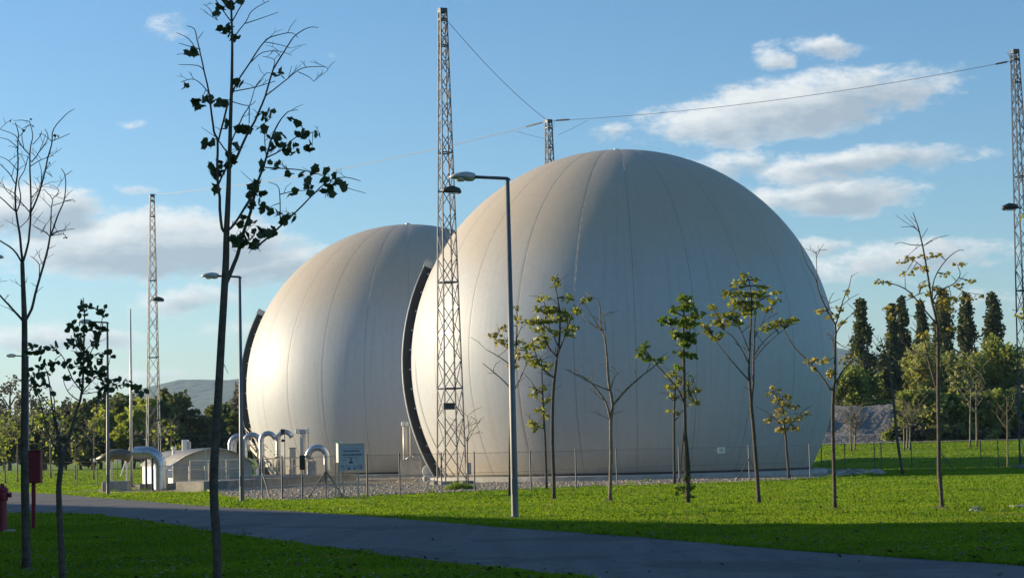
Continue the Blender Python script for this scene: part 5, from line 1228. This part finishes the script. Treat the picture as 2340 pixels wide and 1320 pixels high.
# ------------------------------------------------------------ background trees
def crown_mesh(c, rx, ry, rz, n, leaf, clumps, power=1.0, shell=.55):
    """leaf clumps spread through an uneven volume"""
    pts = []; c = np.array(c)
    cl = []
    for i in range(clumps):
        d = RNG.normal(0,1,3); d /= np.linalg.norm(d); q = shell+(1-shell)*RNG.random()
        rr = RNG.uniform(.22,.40); cl.append((c+d*np.array([rx,ry,rz])*q*(1-.35*rr), rr))
    m = n//clumps
    for cc, rr in cl:
        d = RNG.normal(0,1,(m,3)); d /= np.linalg.norm(d,axis=1,keepdims=True); q = RNG.random((m,1))**.5
        pts.append(cc+d*q*np.array([rx,ry,rz*.85])*rr)
    pts = np.concatenate(pts)
    return leaf_quads(pts, leaf, .2)
def big_tree(name, label, group, px, ytop, Y, wpx, leafmat, n=3000, clumps=26, leaf=.5, cbase=.18, bark='bark', poplar=False):
    x = at(px,1040,Y).x; z = float(gz(x,Y)); top = at(px,ytop,Y).z; h = top-z
    t = thing(name, (x,Y,z), label, 'tree', group); k = Y/FPX; rx = wpx*k/2
    o = Vector((x,Y,z))
    cz = z+h*(1+cbase)/2; rz = h*(1-cbase)/2
    pts = [o+Vector((0,0,-.2)), o+Vector((random.uniform(-.3,.3),0,h*.3)), o+Vector((random.uniform(-.4,.4),0,h*.6)), o+Vector((0,0,h*.9))]
    m = MB(); r0 = .018*h+.05; m.tube(pts, [r0,r0*.8,r0*.5,.03], 7)
    for i in range(7):
        a = random.uniform(0,6.28); f = random.uniform(.25,.7); s = o+Vector((0,0,h*f)); e = s+Vector((math.cos(a)*rx*.75, math.sin(a)*rx*.75, h*random.uniform(.12,.28)))
        if poplar: e = s+Vector((math.cos(a)*rx*.5, math.sin(a)*rx*.5, h*.25))
        m.tube([s, s.lerp(e,.5)+Vector((0,0,h*.02)), e], [r0*.4,r0*.25,.02], 5)
    m.build('trunk', bark, t, True)
    if poplar:
        # tall narrow flame of upright clumps
        P_ = []
        for i in range(clumps):
            f = RNG.random()**.8; prof = min(1,(f+.18)/.32)*max(.02,(1-f))**.55*1.15; a = RNG.uniform(0,6.28); q = RNG.uniform(.2,.85)
            cc = np.array([x+math.cos(a)*rx*prof*q, Y+math.sin(a)*rx*prof*q, z+h*(cbase+(1-cbase)*f*.95)])
            m_ = n//clumps; d = RNG.normal(0,1,(m_,3)); d /= np.linalg.norm(d,axis=1,keepdims=True)
            P_.append(cc+d*RNG.random((m_,1))**.5*np.array([rx*.30,rx*.30,h*.06])*(1.1-.55*f))
        V, F = leaf_quads(np.concatenate(P_), leaf, .0)
    else: V, F = crown_mesh((x,Y,cz), rx, rx, rz, n, leaf, clumps)
    V = V-np.array([x,Y,z])
    link('crown', np_mesh('crown', V, F), leafmat, t); return t
GB = 'trees of the wood beyond the tank hall'
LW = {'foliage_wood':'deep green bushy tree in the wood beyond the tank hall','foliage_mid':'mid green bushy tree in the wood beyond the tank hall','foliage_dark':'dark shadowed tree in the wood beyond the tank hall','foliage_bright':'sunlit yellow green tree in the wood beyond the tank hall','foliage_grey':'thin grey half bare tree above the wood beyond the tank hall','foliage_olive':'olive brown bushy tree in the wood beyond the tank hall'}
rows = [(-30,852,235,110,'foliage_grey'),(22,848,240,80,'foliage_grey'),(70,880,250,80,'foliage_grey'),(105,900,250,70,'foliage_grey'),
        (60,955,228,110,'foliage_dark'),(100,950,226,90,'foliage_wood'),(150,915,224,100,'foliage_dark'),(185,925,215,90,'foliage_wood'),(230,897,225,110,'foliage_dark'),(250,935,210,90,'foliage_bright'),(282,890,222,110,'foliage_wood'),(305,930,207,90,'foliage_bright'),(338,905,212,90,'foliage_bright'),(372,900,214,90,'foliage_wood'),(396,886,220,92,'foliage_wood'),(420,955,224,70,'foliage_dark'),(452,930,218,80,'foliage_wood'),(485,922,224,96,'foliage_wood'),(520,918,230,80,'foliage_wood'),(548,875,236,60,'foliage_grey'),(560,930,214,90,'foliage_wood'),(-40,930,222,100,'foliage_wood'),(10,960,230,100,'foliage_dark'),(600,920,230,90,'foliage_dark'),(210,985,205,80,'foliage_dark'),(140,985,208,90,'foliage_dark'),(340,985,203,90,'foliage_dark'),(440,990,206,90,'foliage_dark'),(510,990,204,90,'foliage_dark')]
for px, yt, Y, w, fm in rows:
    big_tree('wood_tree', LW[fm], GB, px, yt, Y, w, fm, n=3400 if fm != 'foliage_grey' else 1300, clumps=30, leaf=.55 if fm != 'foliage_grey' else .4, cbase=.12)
POP = [(1980,680,250,66,1),(2050,690,256,40,1),(2074,672,258,46,1),(2118,682,262,42,1),(2166,650,252,66,1),(2222,664,258,60,1),(2284,664,256,66,1)]
PL = ['dark columnar poplar standing nearest the dome at the end of the row','poplar on the dome side of the close pair in the row','poplar on the mast side of the close pair in the row','narrow poplar between the close pair and the tallest of the row','tallest dark poplar of the row, behind the airy yellowing young tree','dark poplar between the tallest one and the one by the mast','dark poplar standing nearest the lattice mast at the end of the row']
for i, (px, yt, Y, w, _) in enumerate(POP):
    big_tree('poplar_tree', PL[i], 'row of poplars', px, yt-6, Y, w*1.4, 'foliage_poplar', n=7000, clumps=140, leaf=.40, cbase=.04, poplar=True)
GR = 'bushy trees below the poplars'
RW = {'foliage_bright':'sunlit yellow green bushy tree below the poplars','foliage_olive':'olive brown bushy tree below the poplars','foliage_mid':'mid green bushy tree below the poplars','foliage_grey':'brownish half bare bush below the poplars','foliage_dark':'dark green tree at the edge of the bushes below the poplars'}
for px, yt, Y, w, fm in [(1935,835,214,90,'foliage_mid'),(1985,830,216,100,'foliage_mid'),(2035,800,220,60,'foliage_dark'),(2090,795,224,110,'foliage_olive'),(2130,770,222,110,'foliage_olive'),(2180,800,218,100,'foliage_olive'),(2230,790,226,90,'foliage_olive'),(2285,765,222,120,'foliage_mid'),(2335,780,220,110,'foliage_mid'),(2090,885,187,90,'foliage_mid'),(2130,890,186,90,'foliage_olive'),(2175,900,187,90,'foliage_mid'),(2220,895,186,90,'foliage_mid'),(2260,885,187,100,'foliage_bright'),(2310,880,186,110,'foliage_mid'),(2360,870,188,110,'foliage_dark'),(2400,800,215,120,'foliage_mid')]:
    big_tree('bushy_tree', RW[fm], GR, px, yt, Y, w*1.2, fm, n=4600, clumps=46, leaf=.46, cbase=.02)
# low hedge by the far path
for i in range(14):
    px = 2040+i*23; big_tree('bush', 'low brown green bush in the hedge along the far path', 'hedge along the far path', px, 968+random.uniform(-8,8), 183.5+random.uniform(-.6,.6), 46, random.choice(['foliage_grey','foliage_olive','foliage_dark']), n=500, clumps=10, leaf=.35, cbase=.02)

# ============================================================ long building added out of view on the left to shade the foreground
def shade_building():
    ux = Vector((18,-27,0)).normalized(); nx = Vector((-ux.y, ux.x, 0)); nx = nx if nx.x < 0 else -nx     # away from the road
    sl_ = math.tan(SUN_EL); hd = Vector((-sun_dir.x, -sun_dir.y, 0)).normalized()
    def part(edge0, s0, s1, H, nm, label):
        # wall top whose shadow falls on the line through edge0
        L = H/sl_; o = Vector(edge0)-hd*L
        a = o+ux*s0; b = o+ux*s1; dp = 16
        t = thing('shade_hall', a, label, 'building')
        poly = [a, b, b+nx*dp, a+nx*dp]
        MB().prism([(p.x,p.y) for p in poly], -.2, H-.3).build('wall', 'brick_wall', t)
        c = (a+b+nx*dp*2)/4+Vector((0,0,0)); c = (a+b)/2+nx*dp/2
        MB().box((c.x,c.y,H-.15), ((b-a).length+.1, dp+.1, .3), math.atan2(ux.y,ux.x)).build('roof', 'roof_metal', t)
        n = int((b-a).length/4)
        for i in range(n):
            for z in np.arange(2, H-1.5, 3.2):
                p = a+ux*(2+i*4)-nx*.02; MB().box((p.x,p.y,float(z)), (1.6,.08,1.4), math.atan2(ux.y,ux.x)).build('window', 'dark_glass', t)
    e0 = Vector((-9.2,60,0))
    part(e0, -62, 24, 10, 'a', 'long low brick hall added out of view to shade the foreground')
    e1 = e0
    L10 = 10/sl_; 
    # taller end block, added to darken the foreground further, flush with the low hall
    H2 = 22.0; o10 = e0-hd*L10; a = o10+ux*24.1; dp = 15.5
    t = thing('shade_hall', a, 'taller brick block added out of view to deepen the foreground shade', 'building')
    b = a+ux*47; MB().prism([(p.x,p.y) for p in (a,b,b+nx*dp,a+nx*dp)], -.2, H2).build('wall', 'brick_wall', t)
    c = (a+b)/2+nx*dp/2; MB().box((c.x,c.y,H2+.15), ((b-a).length+.3, dp+.3, .3), math.atan2(ux.y,ux.x)).build('roof', 'roof_metal', t)
    for i in range(11):
        for z in (2.5,6,9.5,13,16.5,19.5):
            p = a+ux*(3+i*4)-nx*.02; MB().box((p.x,p.y,z), (1.6,.08,1.5), math.atan2(ux.y,ux.x)).build('window', 'dark_glass', t)
shade_building()

# ============================================================ haze
hz = bpy.data.materials.new('haze'); hz.use_nodes = True; ht = hz.node_tree; ht.nodes.clear()
ho = N(ht, 'ShaderNodeOutputMaterial'); pv = N(ht, 'ShaderNodeVolumePrincipled'); pv.inputs['Color'].default_value = (0.52,0.76,1.0,1); pv.inputs['Density'].default_value = 0.00009; pv.inputs['Anisotropy'].default_value = .2
ht.links.new(pv.outputs[0], ho.inputs['Volume']); MATS['haze'] = hz
o = MB().box((0,3000,129), (12600,9400,264)).build('haze', hz); tag(o, kind='stuff')
